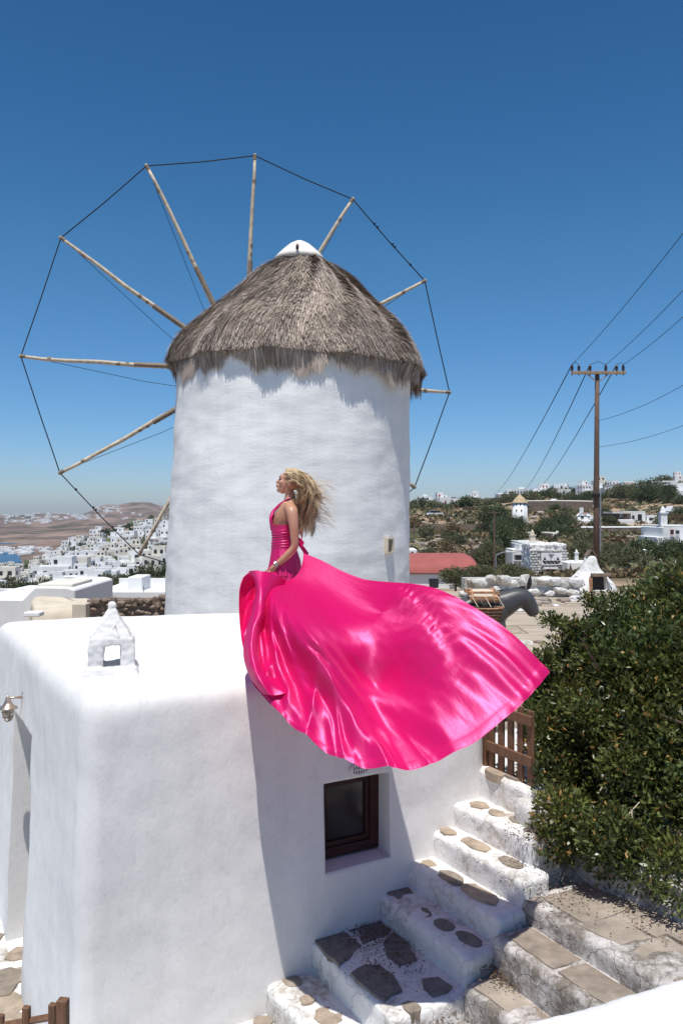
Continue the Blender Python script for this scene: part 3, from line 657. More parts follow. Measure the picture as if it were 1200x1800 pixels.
fpts(5, -3.37, [(551, 1655), (600, 1638), (622, 1648), (636, 1665), (612, 1686), (595, 1699)], 'flagdark', 15)
fpts(5, -3.37, [(606, 1636), (668, 1618), (690, 1632), (672, 1648), (640, 1662), (626, 1646)], 'flagdark', 16)
fpts(5, -3.37, [(694, 1634), (718, 1660), (735, 1692), (700, 1698), (680, 1685), (672, 1660), (678, 1650)], 'flagdark', 17)
fpts(5, -3.37, [(616, 1711), (640, 1697), (668, 1698), (692, 1716), (705, 1742), (675, 1761), (645, 1742)], 'flagdark', 18)
fpts(5, -3.37, [(739, 1722), (770, 1719), (794, 1735), (790, 1744), (761, 1754), (745, 1738)], 'flagdark', 19)
fl(5, 722, 1772, -3.37, .06, .07, 'flag', 20)
fl(6, 513, 1727, -3.60, .075, .08, 'flag', 21); fl(6, 540, 1759, -3.60, .055, .06, 'flagwarm', 22); fl(6, 577, 1789, -3.60, .10, .12, 'flagwarm', 23)
fl(7, 462, 1797, -3.82, .07, .07, 'flag', 24); fl(7, 497, 1822, -3.82, .08, .10, 'flag', 25)
fl(0, 872, 1358, -2.28, .08, .12, 'flagwarm', 26); fl(0, 905, 1366, -2.28, .07, .10, 'flag', 27)
def slabs(s, a0, a1, b0, b1, z, seed, skewa=0):
    rr = random.Random(seed); y = b0
    while y < b1:
        L_ = rr.uniform(.30, .55); y2 = min(y+L_, b1)
        cut = rr.uniform(.35, .65) if a1-a0 > .3 else None
        rows_ = [(a0, lerp(a0, a1, cut)), (lerp(a0, a1, cut), a1)] if cut and rr.random() < .7 else [(a0, a1)]
        for r0, r1 in rows_:
            g = .012; j = lambda: rr.uniform(-.032, .032); sk = lambda q: skewa*(q-b0)
            pts = [(r0+g+j()+sk(y), y+g+j()), ((r0+r1)/2+sk(y), y+g+j()), (r1-g+sk(y), y+g+j()), (r1-g+sk(y2), y2-g+j()), ((r0+r1)/2+sk(y2), y2-g+j()), (r0+g+j()+sk(y2), y2-g+j())]
            flag_poly(S[s], 0, 0, 0, 0, z, M['pave'] if rr.random() < .7 else M['flag'], seed, pts=pts, h=.012+rr.random()*.012, name='street_slab')
        y = y2
slabs('A', 1.02, 1.62, 1.12, 4.0, -2.87, 5, .02); slabs('B', .64, .93, 1.2, 4.0, -3.03, 6, .01); slabs('C', .37, .60, 1.22, 4.0, -3.29, 7, .01); slabs('D', -.3, .33, 1.28, 4.0, -3.52, 8, .01)
slabs('E', -1.4, -.44, 1.6, 4.2, -3.80, 9)
# dry leaf litter lying on the steps
def litter(n, a, b_, z, sa, sb, seed):
    r = np.random.default_rng(seed); ca = r.normal(a, sa, n); cb_ = r.normal(b_, sb, n); L_ = r.uniform(.006, .016, n); t = r.uniform(0, 6.28, n)
    p_ = np.array([AB(x, y, z)[:] for x, y in zip(ca, cb_)]); p_[:, 2] += r.uniform(.008, .03, n)
    u = np.stack([np.cos(t), np.sin(t), r.normal(0, .3, n)], -1)*L_[:, None]; v_ = np.stack([-np.sin(t), np.cos(t), r.normal(0, .3, n)], -1)*L_[:, None]*.4
    return np.stack([p_-u, p_+v_, p_+u, p_-v_], 1).reshape(-1, 3)
V = np.concatenate([litter(520, *toAB(655, 1650, -3.37), -3.36, .16, .13, 1), litter(260, *toAB(690, 1700, -3.37), -3.36, .15, .12, 2), litter(300, 1.45, 1.5, -2.85, .15, .4, 3), litter(300, .55, 1.2, -3.26, .05, .12, 4), litter(250, 1.1, 1.1, -2.82, .1, .2, 5), litter(350, *toAB(760, 1790, -3.5), -3.48, .12, .1, 6), litter(200, 1.12, .95, -2.5, .08, .1, 8)])
tag(link('leaf_litter', np_mesh('leaf_litter', V, np.arange(len(V)).reshape(-1, 4), (M['litter'],))), 'dry brown leaves and twigs scattered on the steps', 'leaf litter', kind='stuff')

# wooden picket gate at the stair head
gate = empty('picket_gate', AB(1.50, .02, -2.3), 0); tag(gate, 'brown wooden picket gate at the top of the white steps beside the bush', 'gate')
GA = math.atan2(e2.y, e2.x)
def gp(b_, z, a=1.5): return AB(a, b_, z)-gate.location
for k in range(5):
    b = MB(); b.box(gp(.05+k*.125, -1.97+random.uniform(-.01,.01)), (.075, .022, .64), GA+random.uniform(-.03,.03)); b.build('picket', M['wood'], gate, bevel=.004)
for z in (-2.08, -1.74):
    b = MB(); b.box(gp(.30, z, 1.475), (.58, .028, .085), GA); b.build('rail', M['wood'], gate, bevel=.004)
for k in (-.035,):
    b = MB(); b.box(gp(k, -1.9), (.06, .06, .85), GA); b.build('gate_post', M['wood'], gate, bevel=.005)

# lane, fence in front of the house
lane = empty('lane', (-3.2, 7, -4.25)); tag(lane, kind='structure')
b = MB(); b.box((-1.2, -.6, -.15), (6.5, 9, .3)); b.build('paving_base', M['step'], lane)
rr = random.Random(3)
for (px, py, ra) in ((34, 1678, .13), (37, 1716, .13), (0, 1730, .22), (4, 1771, .2), (17, 1797, .13), (-40, 1700, .2), (-60, 1760, .25), (-30, 1660, .2), (40, 1830, .2)):
    D = 4.25*F/(py-900); X = (px-600)/F*D; m_ = 8
    pts = [(X+ra*(1+rr.uniform(-.25, .15))*math.cos(2*math.pi*k/m_)+3.2, D-7+ra*1.1*(1+rr.uniform(-.25, .15))*math.sin(2*math.pi*k/m_)) for k in range(m_)]
    b = MB(); b.prism(pts, -.05, .010+rr.random()*.012, inset=.03); b.build('flagstone', M[rr.choice(['flag', 'flagwarm'])], lane)
fence = empty('picket_fence', (-1.45, 4.05, -4.2)); tag(fence, 'low brown wooden picket fence at the foot of the house, tops only', 'fence')
b = MB()
for k, (px, py, w, h) in enumerate(((3, 1783, 10, .1), (47, 1769, 13, .1), (93, 1764, 13, .1), (111, 1756, 19, .2), (-40, 1790, 13, .1))):
    D = 4.1-.12*(px-110)/100; q = P(px, py, D)-fence.location; b = MB(); L_ = 1.75+q.z-1.75; b.box((q.x, q.y, q.z/2), (w/F*D, w/F*D*.8, q.z), R(-8)); b.build('fence_post' if h > .15 else 'picket', M['wood'], fence, bevel=.004)
q0 = P(-45, 1812, 4.28)-fence.location; q1 = P(100, 1786, 4.14)-fence.location
b = MB(); b.tube([q0, q1], .02, 4); b.build('rail', M['wood'], fence)
# the parapet the photograph is taken over
pb = [(.42, 2.0), (.95, 2.20), (1.6, 2.42), (2.6, 2.5), (2.6, .9), (.3, .9)]
me = remesh(solid(pb, pb, -5.4, -1.285).mesh('parapet', M['wall']), .02, .02, 2, .006, 9, mats=[M['wall']])
tag(link('parapet_wall', me), 'rounded whitewashed parapet in the near bottom right corner', 'wall')

# ------------------------------------------------------------------ terrace of flat rock behind the gate
terr = empty('terrace', (3, 12, -2.3)); tag(terr, kind='structure')
b = MB(); b.prism([AB(2.5, -1.2)[:2], AB(2.5, 6)[:2], AB(12, 6)[:2], AB(12, -1.2)[:2]], -4.6, -2.31); o = b.build('terrace_base', M['terrbase']); world_keep(o, terr)
rr = random.Random(11); D = 7.8
while D < 22.2:
    h = rr.uniform(.45, .8)*(1+(D-8)*.05); x = 1.3-(D-8)*.15+rr.uniform(0, .4)
    while x < 6+(D-8)*.6:
        w = rr.uniform(.7, 1.7)*(1+(D-8)*.04); g = .012; j = lambda: rr.uniform(-.06, .06)
        ok = (Vector((x, D, 0))-W0).dot(e1) > 2.65 or D > 11.5
        if ok and x > -.1:
            pts = [(x+g+j()*.3, D+g+j()), (x+w*.5, D+g+j()), (x+w-g+j()*.3, D+g+j()), (x+w-g+j()*.3, D+h-g), (x+w*.5, D+h-g+j()*.4), (x+g+j()*.3, D+h-g)]
            b = MB(); b.prism(pts, -2.36, -2.298+rr.uniform(.012, .032), inset=.015); o = b.build('rock_slab', M['terr'] if rr.random() < .8 else M['flagwarm']); world_keep(o, terr)
        x += w
    D += h

# ------------------------------------------------------------------ the woman
WD = 7.0
def wp_(px, py, dy=0.0): return Vector(((px-600)/200., WD+dy, (900-py)/200.))
def skin_obj(verts, edges, radii, root=0, sub=2):
    me = bpy.data.meshes.new('sk'); me.from_pydata([tuple(v) for v in verts], edges, [])
    o = bpy.data.objects.new('sk', me); COL.objects.link(o)
    o.modifiers.new('s', 'SKIN')
    for i, r in enumerate(radii):
        rx, ry = r if isinstance(r, tuple) else (r, r); me.skin_vertices[0].data[i].radius = (rx, ry)
    me.skin_vertices[0].data[root].use_root = True
    o.modifiers.new('u', 'SUBSURF').levels = sub
    dg = bpy.context.evaluated_depsgraph_get(); dg.update()
    out = bpy.data.meshes.new_from_object(o.evaluated_get(dg), depsgraph=dg); bpy.data.objects.remove(o); return out
def join(mes, name):
    bm = bmesh.new()
    for m_ in mes: bm.from_mesh(m_)
    me = bpy.data.meshes.new(name); bm.to_mesh(me); bm.free(); return me
def ball(c, r, rot=(0, 0, 0), seg=16):
    bm = bmesh.new(); bmesh.ops.create_uvsphere(bm, u_segments=seg, v_segments=seg//2+2, radius=1)
    Mx = Matrix.Translation(c) @ Euler(rot).to_matrix().to_4x4() @ Matrix.Diagonal((r[0], r[1], r[2], 1))
    bmesh.ops.transform(bm, matrix=Mx, verts=bm.verts); me = bpy.data.meshes.new('ball'); bm.to_mesh(me); bm.free(); return me
vs_ = []; es = []; rs = []
def chain(pts, start=None):
    prev = start
    for p_, r in pts:
        vs_.append(Vector(p_)); rs.append(r); i = len(vs_)-1
        if prev is not None: es.append((prev, i))
        prev = i
    return prev
pel = chain([(wp_(503, 988), (.12, .15))])
waist = chain([(wp_(500, 948), (.092, .115))], pel); chest = chain([(wp_(499, 918), (.105, .135)), (wp_(504, 900), (.09, .13))], waist)
neck = chain([(wp_(509, 884), .058), (wp_(510, 872), .048), (wp_(511, 862), .046)], chest)
sh = {}
for s in (-1, 1):
    sx = 0 if s < 0 else -6
    a = chain([(wp_(512+sx, 893, s*.10), .062), (wp_(515+sx, 897, s*.175), .058), (wp_(519+sx, 925, s*.205), .044), (wp_(521+sx, 960, s*.20), .036), (wp_(505+sx, 977, s*.185), .036), (wp_(487+sx, 992, s*.17), .024)], chest)
    palm = chain([(wp_(482+sx, 998, s*.165), (.032, .02)), (wp_(478+sx, 1002, s*.16), (.034, .016))], a)
    sh[s] = wp_(478+sx, 1002, s*.16)
    h = chain([(wp_(503, 1000, s*.085), (.095, .09)), (wp_(500, 1035, s*.09), .078), (wp_(499, 1072, s*.09), .055), (wp_(503, 1100, s*.09), .054), (wp_(504, 1140, s*.09), .034), (wp_(500, 1152, s*.09), (.04, .036)), (wp_(480, 1154, s*.11), (.022, .036))], pel)
body = skin_obj(vs_, es, rs, root=0)
parts = [body]
for s in (-1, 1):      # fingers closing on the cloth
    base = sh[s]
    for k in range(4):
        y = s*(-.028+.019*k); q = base+Vector((-.006, y, -.006)); L_ = [.07, .078, .074, .058][k]
        parts.append(skin_obj([q+Vector((.012, 0, .01)), q+Vector((-L_*.45, 0, -L_*.2)), q+Vector((-L_*.6, 0, -L_*.62)), q+Vector((-L_*.3, 0, -L_*.85))], [(0, 1), (1, 2), (2, 3)], [.0105, .0098, .009, .0075], 0, 1))
    q = base+Vector((.02, -s*.03, .01)); parts.append(skin_obj([q, q+Vector((-.03, -s*.012, -.025)), q+Vector((-.048, -s*.008, -.045))], [(0, 1), (1, 2)], [.013, .011, .009], 0, 1))
# head turned to the left of the picture, chin raised
HC = wp_(509.5, 848); tilt = R(15)
HM = Matrix.Translation(HC) @ Matrix.Rotation(tilt, 4, 'Y')
def hp(x, y, z): return HM @ Vector((x, y, z))
def hb(x, y, z, rx, ry, rz_, rot=0): parts.append(ball(hp(x, y, z), (rx, ry, rz_), (0, tilt+rot, 0)))
hb(.010, 0, .025, .098, .076, .092); hb(-.035, 0, -.02, .058, .062, .085); hb(-.045, 0, -.065, .046, .050, .050); hb(-.076, 0, -.092, .020, .024, .020)
hb(.0, 0, -.06, .05, .055, .05); hb(-.078, 0, .028, .022, .045, .03)
hb(-.098, 0, -.012, .013, .009, .026, .42); hb(-.110, 0, -.028, .012, .012, .010); hb(-.094, 0, -.052, .014, .024, .009); hb(-.092, 0, -.064, .013, .022, .009)
for s in (-1, 1): hb(-.066, s*.040, -.022, .026, .020, .026); hb(-.080, s*.034, .012, .012, .018, .012); hb(.008, s*.074, -.012, .020, .009, .030)
me = remesh(join(parts, 'person'), .0052, mats=[M['skin']], smooth_iter=3)
woman = link('person', me); tag(woman, 'woman with long blonde hair in a billowing hot pink gown standing on the white roof', 'person')
for s in (-1, 1):
    b = MB(); b.tube([hp(-.098, s*.016, .022), hp(-.099, s*.035, .026), hp(-.084, s*.055, .020)], .0032, 5); b.build('eyebrow', M['lash'], woman)
for s in (-1, 1):
    b = MB(); b.tube([hp(-.094, s*.020, .006), hp(-.097, s*.034, .004), hp(-.083, s*.052, .006)], .0042, 6); b.build('eye', M['lash'], woman)
b = MB(); b.tube([hp(-.098, -.020, -.055), hp(-.108, -.006, -.051), hp(-.108, .006, -.051), hp(-.098, .020, -.055)], .0048, 6); b.tube([hp(-.096, -.018, -.062), hp(-.105, 0, -.064), hp(-.096, .018, -.062)], .0055, 6); b.build('lips', M['lip'], woman)
b = MB(); q = wp_(488, 990, -.171); ax = (wp_(505, 977)-wp_(487, 992)).normalized(); u_ = Vector((0, 1, 0)); w_2 = ax.cross(u_)
b.tube([q+(u_*math.cos(t)+w_2*math.sin(t))*.031 for t in np.linspace(0, 6.283, 17)], .004, 6, cap=False); b.tube([q+ax*.014+(u_*math.cos(t)+w_2*math.sin(t))*.032 for t in np.linspace(0, 6.283, 17)], .0025, 6, cap=False); b.build('bracelet', M['silver'], woman)
b = MB(); q = wp_(508, 879); b.tube([q+Vector((-.056*math.cos(t)-.004, .06*math.sin(t), -.030*math.cos(t))) for t in np.linspace(0, 6.283, 21)], .0035, 5, cap=False); b.build('necklace', M['leather'], woman)
# hair: tapering wavy locks
def hair():
    r = random.Random(5); V = []; Fq = []; tint = []
    def lock(pts, w):
        nonlocal V, Fq, tint
        c = r.random(); b0 = len(V); n_ = len(pts)
        for i, p_ in enumerate(pts):
            t = (pts[min(i+1, n_-1)]-pts[max(i-1, 0)]).normalized(); a = t.cross(Vector((0, 1, .1))).normalized(); b_ = t.cross(a)
            k = w*(1-.8*(i/(n_-1))**1.5)
            V += [p_+a*k, p_-a*.5*k+b_*.8*k, p_-a*.5*k-b_*.8*k]
        for i in range(n_-1):
            for j in range(3): Fq.append((b0+i*3+j, b0+i*3+(j+1) % 3, b0+(i+1)*3+(j+1) % 3, b0+(i+1)*3+j)); tint.append(min(1, max(0, c*.9+.12*math.sin(i*1.1+c*9))))
    for k in range(2100):
        while True:
            th_, ph = r.uniform(-math.pi, math.pi), r.uniform(-.5, 1.5)
            x, y, z = .100*math.cos(ph)*math.cos(th_)+.012, .080*math.cos(ph)*math.sin(th_), .096*math.sin(ph)+.025
            if x > -.05+.3*max(0, .07-z): break
        if k % 26 == 0: CLU = (r.random()**1.3, 866+r.random()**.8*74, r.uniform(0, 6.28), r.uniform(1.7, 2.9), r.uniform(.012, .030), r.gauss(0, .05), lerp(836, 850, r.random()))
        p_ = hp(x, y, z); out_ = min(1, max(0, CLU[0]+r.gauss(0, .05)))
        ey = CLU[1]+r.gauss(0, 4); mx = np.interp(ey, [868, 890, 920, 946], [570, 567, 556, 545]); mn = np.interp(ey, [868, 890, 920, 946], [519, 515, 519, 526]); ex = lerp(mn, mx, out_)
        yy = CLU[5]*1.2+y*.35+r.gauss(0, .010)
        c1 = wp_(lerp(521, 547, out_)+r.gauss(0, 1.2), CLU[6]+3*out_+r.gauss(0, 1.5), yy*1.1); c2 = wp_(lerp(ex, 548+8*out_, .45)+r.gauss(0, 1), lerp(858, ey, .45)+r.gauss(0, 1), yy*1.15)
        ctl = [tuple(p_), tuple(c1), tuple(c2), tuple(wp_(ex+r.gauss(0, 1.6), ey, yy))]; n_ = 20; wv = CLU[2]+r.gauss(0, .22); fr = CLU[3]; am = CLU[4]*r.uniform(.8, 1.2); pts = []
        for i in range(n_):
            t = i/(n_-1); q = Vector(catmull(ctl, t)); a_ = am*min(1, t*2.2)
            pts.append(q+Vector((math.sin(wv+t*fr*6.28), math.cos(wv+t*fr*6.28), .5*math.sin(wv*2+t*fr*6)))*a_)
        lock(pts, r.uniform(.0012, .0034))
    for k in range(520):   # short strands that hug the crown and temples
        th_, ph = r.uniform(-math.pi, math.pi), r.uniform(.1, 1.5)
        x, y, z = .103*math.cos(ph)*math.cos(th_)+.012, .082*math.cos(ph)*math.sin(th_), .099*math.sin(ph)+.025
        if x < -.07+.3*max(0, .06-z): continue
        pts = []
        for i in range(7):
            t = i/6; ang_ = ph-(.2+.9*t)*(1 if x > 0 else .55); xx = x+.10*t*(1 if x < .05 else .3)
            rad = math.sqrt(max(.0004, 1-((xx-.012)/.112)**2)); yy = .085*rad*math.sin(math.atan2(y/.08, max(z-.025, .002)/.09)+math.copysign(.12*t, y)); zz = .102*rad*math.cos(math.atan2(y/.08, max(z-.025, .002)/.09)+math.copysign(.12*t, y))+.025
            pts.append(hp(xx, yy, zz))
        lock(pts, .0048)
    for k in range(90):    # flyaway wisps
        q = wp_(r.uniform(528, 556), r.uniform(838, 915), r.uniform(-.1, .1)); d = Vector((1, r.uniform(-.4, .4), r.uniform(-.5, .45))).normalized(); pts = []
        for i in range(9): q = q+d*.028+Vector((0, 0, .010*math.sin(i*1.2+k))); d = (d+Vector((.05, 0, -.14))).normalized(); pts.append(q.copy())
        lock(pts, .0020)
    return np_mesh('hair', [tuple(v) for v in V], Fq, (M['hair'],), col=tint, smooth=True)
o = link('hair', hair(), woman); o['kind'] = 'stuff'

# ---- gown
def grid_mesh(fn, nu, nv, name, mat, thick=0.0, uvs=(1, 1)):
    V = np.array([fn(u, v)[:] for v in np.linspace(0, 1, nv) for u in np.linspace(0, 1, nu)])
    UV = np.array([(u*uvs[0], v*uvs[1]) for v in np.linspace(0, 1, nv) for u in np.linspace(0, 1, nu)])
    Fq = np.array([(j*nu+i, j*nu+i+1, (j+1)*nu+i+1, (j+1)*nu+i) for j in range(nv-1) for i in range(nu-1)])
    return np_mesh(name, V, Fq, (mat,), uv=UV, smooth=True)
def smooth_step(a, b, x): t = min(max((x-a)/(b-a), 0), 1); return t*t*(3-2*t)
# bodice: rings from the hips to the bust, gathered in fine pleats at the waist
def bod(u, v):
    th_ = -math.pi+2*math.pi*u
    py = lerp(1010, 922, v)
    prof_ = [(1010, 500, .15, .185), (985, 501, .132, .165), (962, 499, .108, .135), (946, 499, .098, .122), (930, 499, .108, .134), (915, 497, .116, .142)]
    ys = [p_[0] for p_ in prof_][::-1]; cxp = np.interp(py, ys, [p_[1] for p_ in prof_][::-1]); rx = np.interp(py, ys, [p_[2] for p_ in prof_][::-1]); ry = np.interp(py, ys, [p_[3] for p_ in prof_][::-1])
    k = 1
    belt = smooth_step(965, 958, py)*smooth_step(928, 936, py)
    pl = .0045*math.sin(py*1.35+math.sin(th_*2)*1.2)*belt+.006*math.sin(th_*17+py*.05)*(1-belt)*smooth_step(955, 1005, py)
    return wp_(cxp, py)+Vector((-math.cos(th_)*(rx+pl+.006*belt), math.sin(th_)*(ry+pl+.006*belt), 0))
o = link('dress_bodice', grid_mesh(bod, 140, 80, 'dress_bodice', M['satin'], uvs=(1, .5)), woman)
# halter straps: two gathered panels from the waist over the bust to the nape
for s in (-1, 1):
    def strap(u, v):
        # u across, v upward
        c0 = catmull([(492, 932, -.105, 0), (481, 915, -.105, 0), (484, 900, -.07, 0), (497, 886, -.055, 0), (510, 878, -.05, 0), (516, 876, -.02, 0)], v)   # outer edge
        c1 = catmull([(477, 932, -.02, 0), (475.5, 915, -.01, 0), (478.5, 900, -.012, 0), (492, 886, -.03, 0), (505, 878, -.042, 0), (515, 874, -.02, 0)], v)   # inner edge
        q = c0*(1-u)+c1*u; bul = math.sin(math.pi*u)
        p_ = wp_(q[0]-2.6*bul*(1-v)-.8, q[1]-1.2*bul*v, q[2]*(-s) if s > 0 else q[2])
        p_ += Vector((-.004, 0, .002))*math.sin(u*22+v*2)*(1-.5*v)
        return p_ + Vector((0, -s*-.014 if s < 0 else .014, 0))*bul
    link('dress_strap', grid_mesh(strap, 50, 60, 'dress_strap', M['satin'], uvs=(.3, .5)), woman)
# bow tails blowing behind the waist
for (pts, w) in (([(519, 945, -.06), (527, 948, -.08), (534, 957, -.09)], .035), ([(519, 950, -.05), (530, 960, -.05), (541, 977, -.02)], .04), ([(520, 940, -.05), (529, 936, -.05), (532, 946, -.06)], .02)):
    def tail(u, v):
        q = catmull(pts, v); c = wp_(q[0], q[1], q[2]); return c+Vector((.3, .35, .85)).normalized()*w*(u-.5)*(.6+.8*v)+Vector((0, .008*math.sin(u*9+v*5), 0))
    link('bow_tail', grid_mesh(tail, 14, 20, 'bow_tail', M['satin'], uvs=(.1, .2)), woman)
# skirt round the legs down to the roof
def skirt(u, v):
    th_ = -math.pi+2*math.pi*u
    py = lerp(1000, 1150, v); rx = lerp(.142, .25, v**.8); ry = lerp(.175, .28, v)
    f = .022*v**.6*math.sin(th_*9+1.5*math.sin(v*2))+.012*v*math.sin(th_*19+2)
    return wp_(lerp(500, 506, v), py)+Vector((-math.cos(th_)*(rx+f), math.sin(th_)*(ry+f), 0))
link('dress_skirt', grid_mesh(skirt, 160, 60, 'dress_skirt', M['satin'], uvs=(1, .6)), woman)
# the great sheet of the train: a fan from the hips to the flying hem
HEM = [(966, 1181, 5.25), (925, 1228, 5.06), (852, 1289, 4.90), (766, 1338, 4.86), (690, 1355, 4.86), (615, 1340, 4.92), (540, 1300, 5.08), (481, 1246, 5.30), (443, 1192, 5.50), (427, 1135, 5.72), (420, 1075, 5.98), (423, 1030, 6.20), (437, 1004, 6.35)]
WST = [(533, 972, 6.93), (532, 985, 6.84), (529, 997, 6.78), (524, 1007, 6.74), (518, 1014, 6.70), (512, 1018, 6.66), (506, 1020, 6.62), (501, 1020, 6.60), (497, 1019, 6.58), (494, 1017, 6.58), (491, 1014, 6.60), (488, 1010, 6.62), (486, 1006, 6.65)]
TOPC = [(533, 972, 6.93), (565, 985, 6.73), (600, 1003, 6.52), (640, 1018, 6.30), (680, 1023, 6.10), (725, 1026, 5.90), (765, 1034, 5.74), (800, 1049, 5.61), (850, 1078, 5.46), (905, 1118, 5.34), (966, 1181, 5.25)]
def ridge(x):     # sharp crest, broad trough
    return 1-abs(math.sin(x))**.75
GV = [0, .12, .24, .34, .46, .60, .74, .88, 1]
GC = [0, .30, .56, .70, .765, .735, .76, .87, 1]
_gx = np.linspace(0, 1, 201); _gy = np.interp(_gx, GV, GC)
for _ in range(260): _gy[1:-1] = (_gy[:-2]+2*_gy[1:-1]+_gy[2:])/4
GV, GC = _gx, _gy
def train(u, v):
    hq = catmull(HEM, u); wq = catmull(WST, u); tq = catmull(TOPC, v)
    # position in the cloth: hips to hem; depth follows a billow: nearly level, a shoulder, a steep fall, a flared hem
    g = float(np.interp(v, GV, GC)); g = lerp(v, g, smooth_step(.0, .46, u)*(1-.75*smooth_step(.80, .98, u)))
    px = lerp(wq[0], hq[0], v); py = lerp(wq[1], hq[1], v); D = lerp(wq[2], hq[2], g)
    w0, h0 = WST[0], HEM[0]; k = (1-smooth_step(0, .45, u))
    px += (tq[0]-lerp(w0[0], h0[0], v))*k; py += (tq[1]-lerp(w0[1], h0[1], v))*k; D += (tq[2]-lerp(w0[2], h0[2], v))*k*(1-smooth_step(0, .2, u))
    py -= 26*4*v*(1-v)*smooth_step(.1, .4, u)*(1-smooth_step(.6, .9, u))
    p_ = P(px, py, D); nrm = Vector((.05, -.72, .69))
    ww = smooth_step(.22, .75, v)*smooth_step(0, .10, u); endfix = 1-smooth_step(.90, 1.0, v)*.6
    # big slow waves
    big = .17*noise.noise(Vector((u*4.3+.9*v+2.0, v*1.7, 3.1)))*ww*endfix+.085*noise.noise(Vector((u*9+2*v, v*3.4, 6.1)))*ww*endfix
    big -= .10*math.exp(-((u-.24)/.10)**2-((v-.62)/.18)**2)
    big -= .05*math.exp(-((u-.64)/.12)**2-((v-.50)/.15)**2)
    big += .10*math.exp(-((u-.16)/.07)**2-((v-.70)/.18)**2)
    big += .07*math.exp(-((u-.44)/.05)**2-((v-.72)/.25)**2)
    # broad soft folds sweeping from the hips down to the hem
    xs = u*2.0+.55*v; big += (.030*math.sin(xs*17+1.2*math.sin(v*4))+.016*math.sin(xs*39+2+2*v))*smooth_step(.22, .6, v)*smooth_step(.16, .34, u)*(1-.4*smooth_step(.9, 1, v))
    fold = 0
    for (uc, wd_, am, v0, sl) in FOLDS:
        x = (u-uc-sl*(v-.8))/(wd_*(.5+.6*v)); fold += am*math.exp(-abs(x)**1.5)*smooth_step(v0, min(1, v0+.36), v)*(1-.35*smooth_step(.93, 1, v))
    fine = .016*noise.noise(Vector((u*22, v*5, 2)))*smooth_step(.5, .9, v)*smooth_step(.2, .35, u)+.006*noise.noise(Vector((u*48+v*6, v*16, 5)))*smooth_step(.15, .6, v)+.020*noise.noise(Vector((u*14+3*v, v*9, 12)))*smooth_step(.3, .6, v)*smooth_step(.05, .2, u)
    # puckered seam from the top edge down across the right part
    sd_ = u-(.02+.30*max(0, v-.44)-.10*max(0, v-.7)); env = smooth_step(.42, .50, v)*(1-smooth_step(.80, .93, v))
    fine += env*(.0045*math.exp(-(sd_/.022)**2)*math.sin(v*170+u*60+3*noise.noise(Vector((u*20, v*20, 1))))-.016*math.exp(-(sd_/.020)**2)+.010*math.exp(-((sd_-.035)/.03)**2))
    fine += .006*math.exp(-((sd_-.04)/.05)**2)*noise.noise(Vector((u*26, v*60, 4)))*env
    # pleats converging on the tip
    fine += .012*math.sin(u*170+v*5)*(1-smooth_step(.05, .16, u))*smooth_step(.03, .06, u)*smooth_step(.72, .95, v)
    hem = smooth_step(.968, .976, v)*(1-smooth_step(.985, 1.0, v))*.006+.012*noise.noise(Vector((u*26, 3, 3)))*smooth_step(.9, 1, v)*smooth_step(.03, .1, u)
    return p_+nrm*(big+fold+fine+hem)+Vector((0, 0, 1))*.026*noise.noise(Vector((u*19, 9, 3)))*smooth_step(.85, 1, v)*smooth_step(.03, .12, u)
rf = random.Random(8)
FOLDS = [(.305, .013, .030, .74, .05), (.35, .010, .040, .66, -.03), (.385, .016, .030, .70, .12), (.425, .009, .038, .58, .02), (.475, .013, .045, .50, .14), (.535, .014, .035, .66, .10), (.60, .018, .045, .50, .12), (.68, .02, .035, .62, .2), (.76, .024, .04, .5, .2), (.20, .02, .02, .75, .1), (.27, .008, .02, .80, -.05), (.445, .006, .02, .78, .0), (.325, .006, .022, .80, .0)]
me = grid_mesh(train, 520, 230, 'dress_train', M['satin'], uvs=(3.0, 2.4))
link('dress_train', me, woman)
# the folded front flap she holds in her hand
FL = [[(437, 1004, 6.32), (466, 1005, 6.16), (503, 1019, 6.42)],
      [(449, 1032, 6.10), (466, 1036, 5.98), (494, 1052, 6.36)],
      [(443, 1072, 5.92), (460, 1077, 5.80), (485, 1090, 6.20)],
      [(433, 1110, 5.76), (449, 1118, 5.64), (474, 1128, 6.02)],
      [(428, 1148, 5.62), (448, 1158, 5.48), (474, 1164, 5.78)],
      [(437, 1186, 5.50), (458, 1192, 5.34), (488, 1192, 5.52)],
      [(458, 1216, 5.42), (478, 1222, 5.30), (512, 1216, 5.36)]]
def flap(u, v):
    row = [catmull([FL[i][j] for i in range(7)], v) for j in range(3)]
    q = row[0]*(1-u)*(1-2*u)+row[1]*4*u*(1-u)+row[2]*u*(2*u-1)
    p_ = P(*q); return p_+Vector((0, -1, .3))*(.012*math.sin(u*11+v*4)*(v*.8+.2)+.010*noise.noise(Vector((u*5, v*9, 1))))
link('dress_flap', grid_mesh(flap, 60, 120, 'dress_flap', M['satin'], uvs=(.4, 1)), woman)

